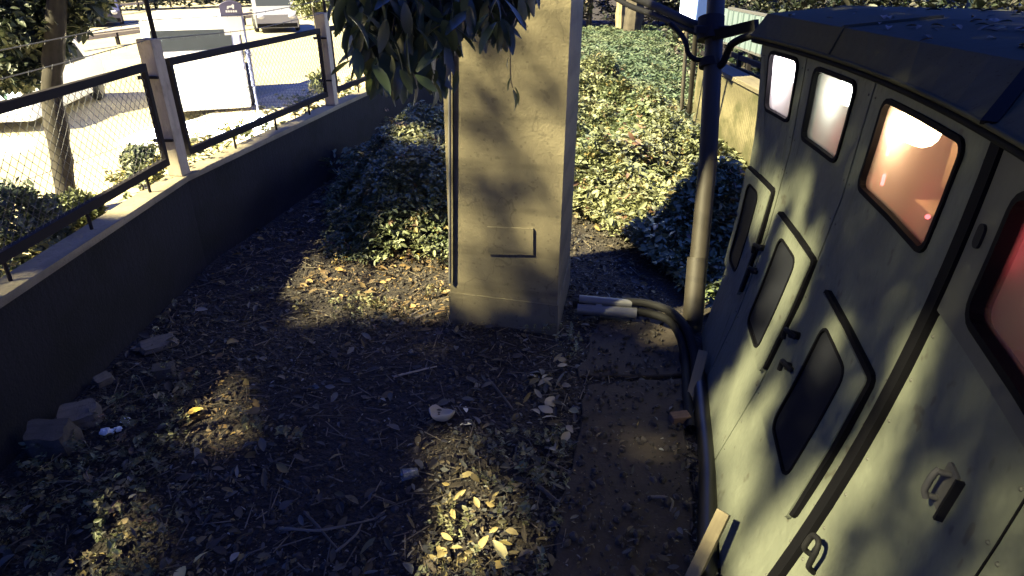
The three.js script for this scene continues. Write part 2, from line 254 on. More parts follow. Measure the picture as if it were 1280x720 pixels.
// ------------------------------------------------------------------ switch cabinet on the right: front face as a gently bulged surface over (Z, Y)
const CB = 0.05, CT = 2.2;
function SX(z, y) { const s = (y - CB) / (CT - CB); return (0.5045 + 0.2227 * z) * (1 - s) + (0.6766 + 0.5041 * z - 0.0696 * z * z) * s + 0.4 * s * (1 - s); }
function faceN(z, y) { const e = 1e-3, sz = (SX(z + e, y) - SX(z - e, y)) / (2 * e), sy = (SX(z, y + e) - SX(z, y - e)) / (2 * e); return V(-1, sy, sz).normalize(); }
function face(z, y, off = 0) { return V(SX(z, y), y, z).addScaledVector(faceN(z, y), off); }
function rrect(z0, z1, y0, y1, r = 0, n = 4) { const o = []; const cs = [[z1 - r, y1 - r, 0], [z0 + r, y1 - r, 1], [z0 + r, y0 + r, 2], [z1 - r, y0 + r, 3]]; for (const [cz, cy, q] of cs) { if (!r) { o.push(new THREE.Vector2(cz, cy)); continue; } for (let i = 0; i <= n; i++) { const a = (q + i / n) * Math.PI / 2; o.push(new THREE.Vector2(cz + r * Math.cos(a), cy + r * Math.sin(a))); } } return o; }
function plate(outer, holes, o0, o1, lv = 2, surf = face) { // a slab following the face, between offsets o0 (inner) and o1 (outer)
  const pos = [], nor = [], uv = [];
  const all = [...outer, ...holes.flat()]; let tris = THREE.ShapeUtils.triangulateShape(outer.slice(), holes.map((h) => h.slice())).map((t) => t.map((i) => all[i]));
  const mid = (a, b) => new THREE.Vector2((a.x + b.x) / 2, (a.y + b.y) / 2);
  for (let k = 0; k < lv; k++) tris = tris.flatMap(([a, b, c]) => { const d = mid(a, b), e = mid(b, c), f = mid(c, a); return [[a, d, f], [d, b, e], [f, e, c], [d, e, f]]; });
  for (const side of [1, -1]) for (let t of tris) {
    const off = side > 0 ? o1 : o0; const P = t.map((q) => surf(q.x, q.y, off)); const n = faceN(t[0].x, t[0].y).multiplyScalar(side);
    const g = P[1].clone().sub(P[0]).cross(P[2].clone().sub(P[0])); let ord = g.dot(n) > 0 ? [0, 1, 2] : [0, 2, 1];
    for (const i of ord) { const nn = faceN(t[i].x, t[i].y).multiplyScalar(side); pos.push(P[i].x, P[i].y, P[i].z); nor.push(nn.x, nn.y, nn.z); uv.push(t[i].x, t[i].y); }
  }
  for (const [ci, loop] of [outer, ...holes].entries()) { const n = loop.length, seg = 2 ** lv; const area = THREE.ShapeUtils.area(loop); for (let i = 0; i < n; i++) for (let k = 0; k < seg; k++) { const p = loop[i].clone().lerp(loop[(i + 1) % n], k / seg), q = loop[i].clone().lerp(loop[(i + 1) % n], (k + 1) / seg); const A = surf(p.x, p.y, o0), B = surf(q.x, q.y, o0), Cc = surf(q.x, q.y, o1), D = surf(p.x, p.y, o1); const e = q.clone().sub(p); let o2 = new THREE.Vector2(e.y, -e.x).normalize(); if (area < 0) o2.negate(); if (ci) o2.negate(); const nn = surf(p.x + o2.x * 0.01, p.y + o2.y * 0.01, 0).sub(surf(p.x, p.y, 0)).normalize(); const fl = B.clone().sub(A).cross(Cc.clone().sub(A)).dot(nn) > 0; const T = fl ? [A, B, Cc, A, Cc, D] : [A, Cc, B, A, D, Cc]; T.forEach((w) => { pos.push(w.x, w.y, w.z); nor.push(nn.x, nn.y, nn.z); uv.push(p.x, p.y); }); } }
  const g = new THREE.BufferGeometry(); g.setAttribute('position', new THREE.Float32BufferAttribute(pos, 3)); g.setAttribute('normal', new THREE.Float32BufferAttribute(nor, 3)); g.setAttribute('uv', new THREE.Float32BufferAttribute(uv, 2)); return g;
}
function ringShift(z0, z1, y0, y1, r, d) { return rrect(z0 - d, z1 + d, y0 - d, y1 + d, r + d); }
const WIN = [[3.76, 4.16, 1.79, 2.135], [3.02, 3.535, 1.755, 2.125], [1.965, 2.70, 1.74, 2.115], [0.85, 1.55, 1.735, 2.1]];
const ZN = 0.35, ZF = 4.29;
{
  const cab = thing('switch_cabinet', 'long grey green metal cabinet with lit upper windows along the right side', 'cabinet');
  const doors = [[3.67, 4.28, 'door'], [2.845, 3.655, 'door'], [1.79, 2.83, 'door']];
  // shell: floor, ends, back, partitions and shelf between inner offsets
  const inner = (z, y) => face(z, y, -0.045);
  const backX = 2.9;
  const shell = []; const quadG = (A, B, Cc, D) => { const g = new THREE.BufferGeometry(); g.setAttribute('position', new THREE.Float32BufferAttribute([A, B, Cc, A, Cc, D].flatMap((p) => [p.x, p.y, p.z]), 3)); g.setAttribute('uv', new THREE.Float32BufferAttribute([0, 0, 1, 0, 1, 1, 0, 0, 1, 1, 0, 1], 2)); g.computeVertexNormals(); return g; };
  const endWall = (z, off) => { const gs = [], n = 10; for (let i = 0; i < n; i++) { const y0 = CB + (CT - CB) * i / n, y1 = CB + (CT - CB) * (i + 1) / n; gs.push(quadG(face(z, y0, off), V(backX, y0, z), V(backX, y1, z), face(z, y1, off))); } return gs; };
  obj('end_wall', [...endWall(ZF, -0.001), ...endWall(ZF - 0.03, -0.03)], M.paint, cab); obj('end_wall', [...endWall(ZN, -0.001), ...endWall(ZN + 0.03, -0.03)], M.paint, cab);
  obj('back_wall', [box(0.03, CT - CB, ZF - ZN, backX + 0.017, (CT + CB) / 2, -(ZF + ZN) / 2)], M.paint, cab);
  obj('floor_plate', [quadG(face(ZN, CB, -0.01), face(ZF, CB, -0.01), V(backX, CB, ZF), V(backX, CB, ZN))], M.paintDark, cab);
  obj('base_frame', [beam(face(ZN, CB - 0.03, -0.05), face(ZF, CB - 0.03, -0.05), 0.06, 0.06)], M.black, cab);
  const inside = mat(0.4, 0.22, 0.18, 0.8);
  const shelf = [];
  for (const z of [3.663, 2.838, 1.775]) { const part = []; for (const d of [-0.012, 0.012]) { const n = 8; for (let i = 0; i < n; i++) { const y0 = 0.1 + 2.1 * i / n, y1 = 0.1 + 2.1 * (i + 1) / n; part.push(quadG(face(z + d, y0, -0.05), V(backX, y0, z + d), V(backX, y1, z + d), face(z + d, y1, -0.05))); } } obj('partition', part, inside, cab); }
  for (const y of [1.49, 1.51]) { const n = 16; for (let i = 0; i < n; i++) { const z0 = ZN + (ZF - ZN) * i / n, z1 = ZN + (ZF - ZN) * (i + 1) / n; shelf.push(quadG(face(z0, y, -0.05), face(z1, y, -0.05), V(2.9, y, z1), V(2.9, y, z0))); } }
  obj('shelf', shelf, inside, cab);
  const hb = []; for (let i = 0; i < 16; i++) { const z0 = ZN + (ZF - ZN) * i / 16, z1 = ZN + (ZF - ZN) * (i + 1) / 16, b = (z) => face(z, 1.8, -0.5).x; hb.push(quadG(V(b(z0), 1.5, z0), V(b(z1), 1.5, z1), V(b(z1), 2.25, z1), V(b(z0), 2.25, z0))); }
  obj('equipment_panel', hb, mat(0.36, 0.13, 0.1, 0.7), cab);
  // doors
  const lower = [[3.74, 4.275, 0.67, 1.375], [2.86, 3.55, 0.66, 1.31], [1.9, 2.6, 0.6, 1.28]];
  const gl = [[3.93, 4.18, 0.74, 1.3], [3.03, 3.37, 0.69, 1.235], [2.06, 2.43, 0.66, 1.2]];
  doors.forEach(([z0, z1], i) => {
    const w = WIN[i], d = obj('door', plate(rrect(z0, z1, 0.06, 2.185, 0.01, 2), [rrect(...w, 0.05)], -0.045, 0, 2), M.paint, cab);
    obj('window_gasket', plate(ringShift(...w, 0.05, 0.009), [ringShift(...w, 0.05, -0.012)], -0.03, 0.012, 1), M.rubber, d);
    obj('window_pane', plate(ringShift(...w, 0.05, -0.006), [], -0.02, -0.014, 1), M.glass, d);
    // cut-corner raised frame around the lower dark panel
    const [a, b, c, e] = lower[i], g = gl[i];
    obj('panel_frame', plate(rrect(a, b, c, e, 0.02, 2), [rrect(...g, 0.06)], 0.006, 0.028, 2), M.paint, d);
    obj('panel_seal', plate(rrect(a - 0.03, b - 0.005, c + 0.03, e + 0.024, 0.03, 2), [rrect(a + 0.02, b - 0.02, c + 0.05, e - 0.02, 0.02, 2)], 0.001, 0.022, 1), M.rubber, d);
    obj('panel_trim', plate(ringShift(...g, 0.06, 0.008), [ringShift(...g, 0.06, -0.006)], 0.01, 0.032, 1), M.rubber, d);
    obj('dark_pane', plate(ringShift(...g, 0.06, -0.004), [], 0.012, 0.022, 2), M.darkGlass, d);
    const hz = [[4.33, 1.13], [4.3, 1.03], [3.62, 1.06], [3.56, 0.93], [2.68, 1.0], [2.55, 0.9]];
    if (i) for (const k of [0, 1]) { const [hzz, hy] = hz[i * 2 + k]; // small lever latch: boss, neck, hooked lever
      const s = (dz, dy, o) => face(hzz + dz, hy + dy, o);
      obj('latch', [bar(s(0, 0, 0), s(0, 0, 0.05), 0.02, 10), tube([s(-0.03, 0.012, 0.055), s(0, 0.012, 0.065), s(0.035, 0, 0.06), s(0.055, -0.03, 0.05), s(0.058, -0.06, 0.045)], 0.0125, 14, 6), bar(s(-0.05, 0.012, 0.035), s(-0.02, 0.012, 0.06), 0.013, 6)], M.black, d); }
    else for (const [hzz, hy] of [hz[0], hz[1]]) obj('latch', [tube([face(hzz - 0.03, hy, 0.02), face(hzz, hy, 0.06), face(hzz + 0.03, hy - 0.03, 0.05)], 0.0125, 8, 6)], M.black, d);
    // rivets along the door edge
    const rv = []; for (let y = 0.2; y < 2.15; y += 0.19) for (const z of [z0 + 0.03, z1 - 0.03]) { const p = face(z, y, 0.001), q = face(z, y, 0.006); rv.push(bar(p, q, 0.007, 8, 0.004)); }
    obj('rivet_row', rv, M.paintDark, d).userData.kind = 'stuff';
  });
  obj('joint_strip', plate(rrect(1.725, 1.785, 0.06, 2.19, 0), [], -0.02, 0.02, 4), M.rubber, cab);
  // near unit: upper framed window door above a plain lower panel
  {
    const w = WIN[3], up = obj('door', plate([new THREE.Vector2(0.42, 1.665), new THREE.Vector2(1.715, 1.665), new THREE.Vector2(1.715, 2.185), new THREE.Vector2(0.42, 2.185)], [rrect(...w, 0.06)], -0.03, 0.012, 3), M.paintDark, cab);
    obj('window_gasket', plate(ringShift(...w, 0.06, 0.01), [ringShift(...w, 0.06, -0.012)], -0.03, 0.024, 1), M.rubber, up);
    obj('window_pane', plate(ringShift(...w, 0.06, -0.006), [], -0.02, -0.014, 2), M.glass, up);
    const lo = obj('lower_panel', plate(rrect(0.42, 1.715, 0.06, 1.655, 0.01, 2), [], -0.045, 0, 3), M.paint, cab);
    for (const z of [1.02, 0.68]) obj('panel_seam', plate(rrect(z, z + 0.006, 0.07, 1.645, 0), [], -0.004, 0.003, 3), M.rubber, lo);
    const rv = []; for (let y = 0.15; y < 1.64; y += 0.16) for (const z of [1.69, 1.05, 0.99]) rv.push(bar(face(z, y, 0.001), face(z, y, 0.006), 0.007, 8, 0.004)); obj('rivet_row', rv, M.paintDark, lo).userData.kind = 'stuff';
    const lf = (z, y) => { const s = (dz, dy, o) => face(z + dz, y + dy, o); return [plate(rrect(z - 0.035, z + 0.035, y - 0.06, y + 0.06, 0.012), [], 0, 0.008, 0), ...[-0.04, 0.04].map((dy) => bar(s(0, dy, 0), s(0, dy, 0.04), 0.009, 8)), tube([s(0.005, 0.045, 0.035), s(0, 0.025, 0.045), s(0, -0.025, 0.045), s(-0.005, -0.045, 0.035)], 0.009, 12, 8)]; };
    obj('handle', lf(1.28, 1.375), dull(0.05, 0.05, 0.05, 0.6), lo);
    obj('plate_edge', plate(rrect(1.222, 1.232, 1.31, 1.44, 0), [], 0, 0.022, 0), M.black, lo);
    const s = (dz, dy, o) => face(1.61 + dz, 0.76 + dy, o);
    obj('handle', [tube([s(0.03, -0.06, 0.005), s(0.03, -0.04, 0.05), s(0.02, 0.03, 0.055), s(-0.02, 0.05, 0.05), s(-0.04, 0.02, 0.05), s(-0.035, -0.05, 0.04), s(-0.02, -0.08, 0.005)], 0.011, 24, 8)], M.black, lo);
    obj('dark_blotch', plate(rrect(1.635, 1.675, 1.895, 1.965, 0.018), [], 0.01, 0.02, 1), M.black, up);  // small flat black patch on the upper door
  }
  // roof: sloped edge board above the doors, then the flat top
  const eaveP = (z, o, dy = 0) => V(SX(z, CT) - o, CT + dy, z);
  const roof = []; const zs = []; for (let i = 0; i <= 20; i++) zs.push(ZN - 0.2 + (ZF + 0.06 - ZN + 0.2) * i / 20);
  const top = (z) => V(1.59 + 0.02 * (z < 2 ? z - 2 : 0), 2.335, z), ridge = (z) => V(2.05, 2.38, z), rear = (z) => V(3.0, 2.36, z);
  const strips = [[(z) => eaveP(z, 0.03, -0.012), (z) => eaveP(z, 0.045, 0.012)], [(z) => eaveP(z, 0.045, 0.012), (z) => top(z)], [top, ridge], [ridge, rear], [(z) => V(3.0, 2.2, z), rear], [(z) => eaveP(z, 0.03, -0.012), (z) => V(3.0, 2.19, z)]];
  strips.forEach(([f, g]) => { for (let i = 0; i < 20; i++) roof.push(quadG(f(zs[i]), f(zs[i + 1]), g(zs[i + 1]), g(zs[i]))); });
  for (const z of [zs[0], zs[20]]) { const p = [eaveP(z, 0.03, -0.012), eaveP(z, 0.045, 0.012), top(z), ridge(z), rear(z), V(3.0, 2.19, z)]; for (let i = 1; i < 5; i++) roof.push(quadG(p[0], p[i], p[i + 1], p[i + 1])); }
  const rf = obj('roof', roof, M.roof, cab);
  obj('drip_seal', [tube(zs.map((z) => eaveP(z, 0.028, -0.022)), 0.013, 60, 6)], M.rubber, rf);
  for (const [z, zt] of [[3.3, 3.32], [1.78, 2.05]]) obj('roof_batten', [beam(eaveP(z, 0.05, 0.015), top(zt).add(new THREE.Vector3(0, 0.006, 0)), z > 3 ? 0.012 : 0.04, 0.012), beam(top(zt).add(new THREE.Vector3(0, 0.006, 0)), ridge(zt).add(new THREE.Vector3(0, 0.006, 0)), z > 3 ? 0.012 : 0.04, 0.012)], z > 3 ? M.roof : M.rubber, rf);
  { const r = rng(909), l = []; for (let i = 0; i < 160; i++) { const z = rr(0.8, 4.3, r), k = r(), a = top(z), b = rear(z), m = ridge(z); const p = k < 0.4 ? a.clone().lerp(m, k / 0.4) : m.clone().lerp(b, (k - 0.4) / 0.6); p.y += 0.008; l.push({ p, s: rr(0.03, 0.08, r), e: [rr(-0.3, 0.3, r), r() * 6.3, rr(-0.1, 0.2, r)], c: [0.08 * (0.4 + r()), 0.065, 0.035] }); } inst('fallen_leaves', blades[0], M.dryLeaf, l, rf); }
  obj('gutter_lip', [tube(zs.map((z) => eaveP(z, 0.05, 0.008)), 0.008, 60, 6)], M.roof, rf);
  // lamps and gear seen through the four windows
  const gear = [
    { z: 4.06, y: 2.04, o: -0.09, r: 0.13, c: [1, 0.88, 0.95], e: 3, i: 0.07 },
    { z: 3.31, y: 2.03, o: -0.09, r: 0.1, c: [0.92, 1, 0.85], e: 3, i: 0.022 },
    { z: 2.56, y: 2.03, o: -0.08, r: 0.105, c: [1, 0.68, 0.36], e: 5, i: 0.03 },
    { z: 0.9, y: 2.03, o: -0.25, r: 0.04, c: [1, 0.36, 0.24], e: 2, i: 0.03 }];
  gear.forEach((q, i) => {
    const p = face(q.z, q.y, q.o), m = new THREE.MeshStandardMaterial({ color: C(0.2, 0.2, 0.2), emissive: C(...q.c), emissiveIntensity: q.e });
    const g = new THREE.CapsuleGeometry(q.r * 0.55, q.r * 1.2, 6, 12); g.rotateX(Math.PI / 2); g.translate(p.x, p.y, p.z); obj('lamp_tube', g, m, cab);
    const L = new THREE.PointLight(C(...q.c), q.i, 3, 2); L.position.copy(p).add(new THREE.Vector3(0, -0.06, 0)); L.castShadow = true; L.shadow.radius = 2; cab.add(L);
  });
  const red = new THREE.MeshStandardMaterial({ color: C(0.2, 0.01, 0.01), emissive: C(1, 0.12, 0.14), emissiveIntensity: 1 });
  for (const [z, y, o] of [[2.2, 1.8, -0.07], [1.1, 1.9, -0.1], [1.5, 2.03, -0.1], [4.12, 1.95, -0.1]]) { const g = new THREE.SphereGeometry(0.009, 12, 8), p = face(z, y, o); g.translate(p.x, p.y, p.z); obj('indicator_lamp', g, red, cab); }
  const redStrip = new THREE.MeshStandardMaterial({ color: C(0.2, 0.02, 0.02), emissive: C(1, 0.1, 0.12), emissiveIntensity: 1.3 });
  for (const [z, y, o, h] of [[2.14, 1.86, -0.09, 0.18], [2.67, 1.98, -0.05, 0.18], [3.17, 1.86, -0.08, 0.14], [1.5, 1.98, -0.05, 0.16], [2.64, 1.8, -0.06, 0.05]]) { const p = face(z, y, o); obj('indicator_tube', box(0.012, h, 0.012, p.x, p.y, p.z, 0, 0.004), redStrip, cab); }
  const grey = mat(0.42, 0.44, 0.45, 0.5), brown = mat(0.25, 0.16, 0.1, 0.7), cream = mat(0.62, 0.55, 0.42, 0.6), rd = mat(0.5, 0.06, 0.05, 0.5);
  const unit = (name, z, y, o, w, h, d, m) => { const p = face(z, y, o); obj(name, box(d, h, w, p.x, p.y, p.z, -0.2, 0.008), m, cab); };
  unit('meter', 2.25, 1.78, -0.3, 0.16, 0.2, 0.1, cream); unit('breaker', 2.5, 1.68, -0.25, 0.2, 0.16, 0.12, brown); unit('breaker', 2.03, 1.72, -0.2, 0.08, 0.22, 0.1, rd); unit('relay', 2.62, 1.9, -0.33, 0.1, 0.22, 0.08, brown);
  unit('meter', 3.35, 1.74, -0.25, 0.15, 0.16, 0.1, grey); unit('breaker', 3.1, 1.72, -0.2, 0.12, 0.2, 0.1, brown); unit('relay', 3.45, 1.92, -0.3, 0.06, 0.2, 0.08, grey); unit('breaker', 3.05, 1.86, -0.1, 0.02, 0.2, 0.05, rd);
  unit('meter', 3.95, 1.76, -0.22, 0.2, 0.1, 0.1, grey); unit('breaker', 1.3, 1.75, -0.25, 0.3, 0.2, 0.1, brown);
}

// ------------------------------------------------------------------ pole with clamp and cable arms, low wall, sign, metal hoarding behind
{
  const foot = at(868, 397, 5.13), p = thing('steel_pole', 'tall round steel pole beside the far end of the cabinet', 'pole');
  foot.y = -0.05; const head = at(889, 30, 4.95); const up = head.clone().sub(foot).normalize();
  const far = head.clone().addScaledVector(up, 2.2);
  obj('shaft', [bar(foot, at(885, 200, 5.04), 0.073, 20, 0.07), bar(at(885, 200, 5.04), far, 0.07, 20, 0.06)], M.pole, p);
  obj('sleeve', [bar(at(866, 400, 5.13), at(872, 322, 5.1), 0.08, 20, 0.079)], M.pole, p);
  obj('clamp', [bar(at(887, 84, 4.98), at(887, 74, 4.98), 0.082, 16)], M.iron, p);
  obj('clamp', [bar(at(888, 50, 4.96), at(889, 22, 4.95), 0.1, 16), box(0.26, 0.05, 0.07, at(889, 36, 4.93).x, at(889, 36, 4.93).y, at(889, 36, 4.9).z)], M.iron, p);
  obj('bracket_arm', [beam(at(893, 44, 4.9), at(946, 31, 4.62), 0.06, 0.075)], M.black, p);
  obj('conduit_elbow', [tube([at(893, 84, 4.95), at(903, 80, 4.9), at(909, 66, 4.85), at(914, 56, 4.78), at(928, 48, 4.7), at(946, 43, 4.6)], 0.028, 24, 8)], M.black, p);
  obj('conduit_elbow', [tube([at(884, 76, 4.98), at(868, 74, 4.98), at(860, 66, 5.0), at(858, 56, 5.0), at(852, 44, 5.05), at(838, 30, 5.1)], 0.02, 24, 8)], M.black, p);
  const c = thing('overhead_cables', 'bundle of thick dark cables running from the pole top to upper left', 'cables');
  for (const d of [0, 9]) obj('cable', [tube([at(882, 36 + d, 4.95), at(860, 27 + d, 5.1), at(820, 8 + d * 1.3, 5.6), at(770, -14 + d * 1.3, 6.4), at(700, -60, 8)], 0.035 - d * 0.001, 30, 8)], M.black, c);
  const cd = thing('cable_conduits', 'pair of black conduits bending along the foot of the cabinet', 'conduits');
  const bend = (o) => [at(716 + o, 380 + o * 0.9, 5.28), at(770, 377 + o * 0.9, 5.25), at(806, 379 + o, 5.15), at(836, 388 + o, 5.0), at(856 - o * 0.5, 408 + o, 4.84), at(868 - o * 0.9, 440 + o, 4.65), at(870 - o, 500, 4.32), at(872 - o, 560, 4.05)];
  const GAP = [0, 12];
  GAP.forEach((o, i) => obj('conduit', [tube(bend(o).map((q) => { q.y = Math.max(q.y, 0.04); return q; }), 0.034, 60, 10)], M.black, cd));
  obj('conduit', [tube([at(874, 470, 4.45), at(876, 540, 4.1), at(879, 620, 3.72), at(882, 730, 3.0), at(884, 820, 2.72)].map((q) => { q.y = Math.max(0.06, q.y); return q; }), 0.05, 40, 12)], mat(0.003, 0.003, 0.0035, 0.35), cd);
  obj('coupling', [bar(at(722, 386, 5.26), at(796, 392, 5.17), 0.046, 14), bar(at(745, 386, 5.25), at(752, 387, 5.24), 0.056, 14), bar(at(724, 374, 5.27), at(790, 380, 5.2), 0.036, 14)], M.galv, cd);
}
{
  const w = thing('low_side_wall', 'stained old low wall beyond the pole on the right', 'wall');
  const x0 = 3.08, x1 = 3.3, g = new THREE.BoxGeometry(0.24, 1.2, 6.4, 1, 1, 1), a = V(3.2, 0.6, 8.0); const uv = g.attributes.uv; for (let i = 0; i < uv.count; i++) uv.setXY(i, uv.getX(i) * 6.4, uv.getY(i) * 1.2);
  g.rotateY(-0.0); g.translate(a.x, a.y, a.z); obj('wall', g, M.sideWall, w);
  obj('coping', box(0.3, 0.06, 6.4, a.x, 1.2, a.z, 0, 0.01), M.concrete, w);
  const f = thing('iron_rail_fence', 'dark iron rails standing behind the stained low wall', 'fence');
  for (const y of [0.95, 1.12, 1.3]) obj('rail', beam(V(3.62, y, 5.5), V(3.62, y, 13), 0.05, 0.07), M.iron, f);
  for (let z = 6; z < 13; z += 1.6) obj('post', box(0.06, 1.4, 0.06, 3.62, 0.68, -z), M.iron, f);
  const h = thing('metal_hoarding', 'pale bluish ribbed metal panels standing behind the low wall', 'hoarding');
  const pm = M.whiteMetal; let k = 0;
  for (let z = 10.6; z < 13.6; z += 0.6) { obj('panel', [box(0.05, 0.58, 0.585, 4.2, 1.56, -z), box(0.03, 0.58, 0.03, 4.16, 1.56, -z + 0.15), box(0.03, 0.58, 0.03, 4.16, 1.56, -z - 0.15)], pm, h); }
  obj('frame', [box(0.07, 0.04, 3.1, 4.2, 1.87, -12), box(0.07, 0.04, 3.1, 4.2, 1.25, -12)], M.galv, h);
  for (const z of [10.5, 12, 13.5]) obj('post', box(0.07, 1.25, 0.07, 4.2, 0.6, -z), M.iron, h);
  const s = thing('light_box_sign', 'bright white backlit sign panel on two thin legs behind the pole', 'sign');
  obj('housing', [box(0.14, 1.5, 1.74, 2.56, 2.58, -9.9, -0.12, 0.01)], mat(0.03, 0.06, 0.2, 0.5), s);
  obj('light_panel', [box(0.02, 1.38, 1.62, 2.56 - 0.083 * Math.cos(0.12), 2.58, -9.9 - 0.083 * Math.sin(0.12), -0.12)], new THREE.MeshStandardMaterial({ color: C(0.5, 0.5, 0.5), emissive: C(0.75, 0.88, 1), emissiveIntensity: 1.1 }), s);
  const q = onY(852, 153, 0.25), q2 = onY(860, 172, 0.25);
  obj('leg', [bar(V(q[0], -0.05, q[1]), V(2.66, 1.9, 10.55), 0.03, 10)], M.bark, s); obj('leg', [bar(V(q2[0], -0.05, q2[1]), V(2.47, 1.9, 9.3), 0.035, 10)], M.pole, s);
  const L = new THREE.PointLight(C(0.7, 0.85, 1), 1.6, 14, 2); L.position.set(2.2, 2.5, -9.5); L.castShadow = true; L.shadow.radius = 15; scene.add(L);
}
// two battens and a brick against the cabinet
{
  const b = (x0, y0, t0, x1, y1, t1, w, lab) => { const t = obj('timber_batten', beam(at(x0, y0, t0), at(x1, y1, t1), w, 0.035), M.wood); tag(t, lab, 'timber'); };
  b(879, 440, 4.5, 853, 540, 4.1, 0.065, 'short timber batten leaning on the cabinet foot beside the brick');
  b(905, 640, 3.0, 858, 738, 2.97, 0.06, 'timber batten leaning on the cabinet foot at the bottom edge');
  const p = at(848, 535, 4.1); tag(obj('brick', box(0.12, 0.06, 0.075, p.x, 0.05, p.z, 0.2, 0.006), mat(0.3, 0.2, 0.15, 0.9, 0, { map: concreteT })), 'small broken brick beside the short timber batten', 'brick');
}

// ------------------------------------------------------------------ concrete path slabs
function slabGeo(px, h = 0.022, y0 = 0.0) { const pts = px.map(([x, y]) => onY(x, y, h)); const fine = []; pts.forEach((p, i) => { const q = pts[(i + 1) % pts.length]; const n = 9; for (let k = 0; k < n; k++) { const s = k / n; fine.push([p[0] + (q[0] - p[0]) * s + rr(-0.022, 0.022), p[1] + (q[1] - p[1]) * s + rr(-0.022, 0.022)]); } }); const s = new THREE.Shape(fine.map(([x, z]) => new THREE.Vector2(x, z))); const g = new THREE.ExtrudeGeometry(s, { depth: h + 0.08, bevelEnabled: true, bevelSize: 0.008, bevelThickness: 0.008, bevelSegments: 1 }); g.rotateX(-Math.PI / 2); g.translate(0, y0 - 0.08, 0); return g; }
const SLABS = [[[736, 482], [852, 474], [858, 590], [872, 760], [682, 760], [712, 600]], [[722, 470], [752, 392], [846, 396], [852, 468]]];
{
  const g = new THREE.Group(); g.name = 'concrete_path'; g.userData.kind = 'structure'; scene.add(g);
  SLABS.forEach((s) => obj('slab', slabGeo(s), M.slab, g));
}
const slabPoly = SLABS.map((s) => s.map(([x, y]) => onY(x, y, 0.03)));
const onSlab = (x, z) => slabPoly.some((p) => polyHas(p, x, z));
const pillarPoly = [[-0.5, 4.6], [0.36, 4.38], [0.53, 5.3], [-0.33, 5.54]];

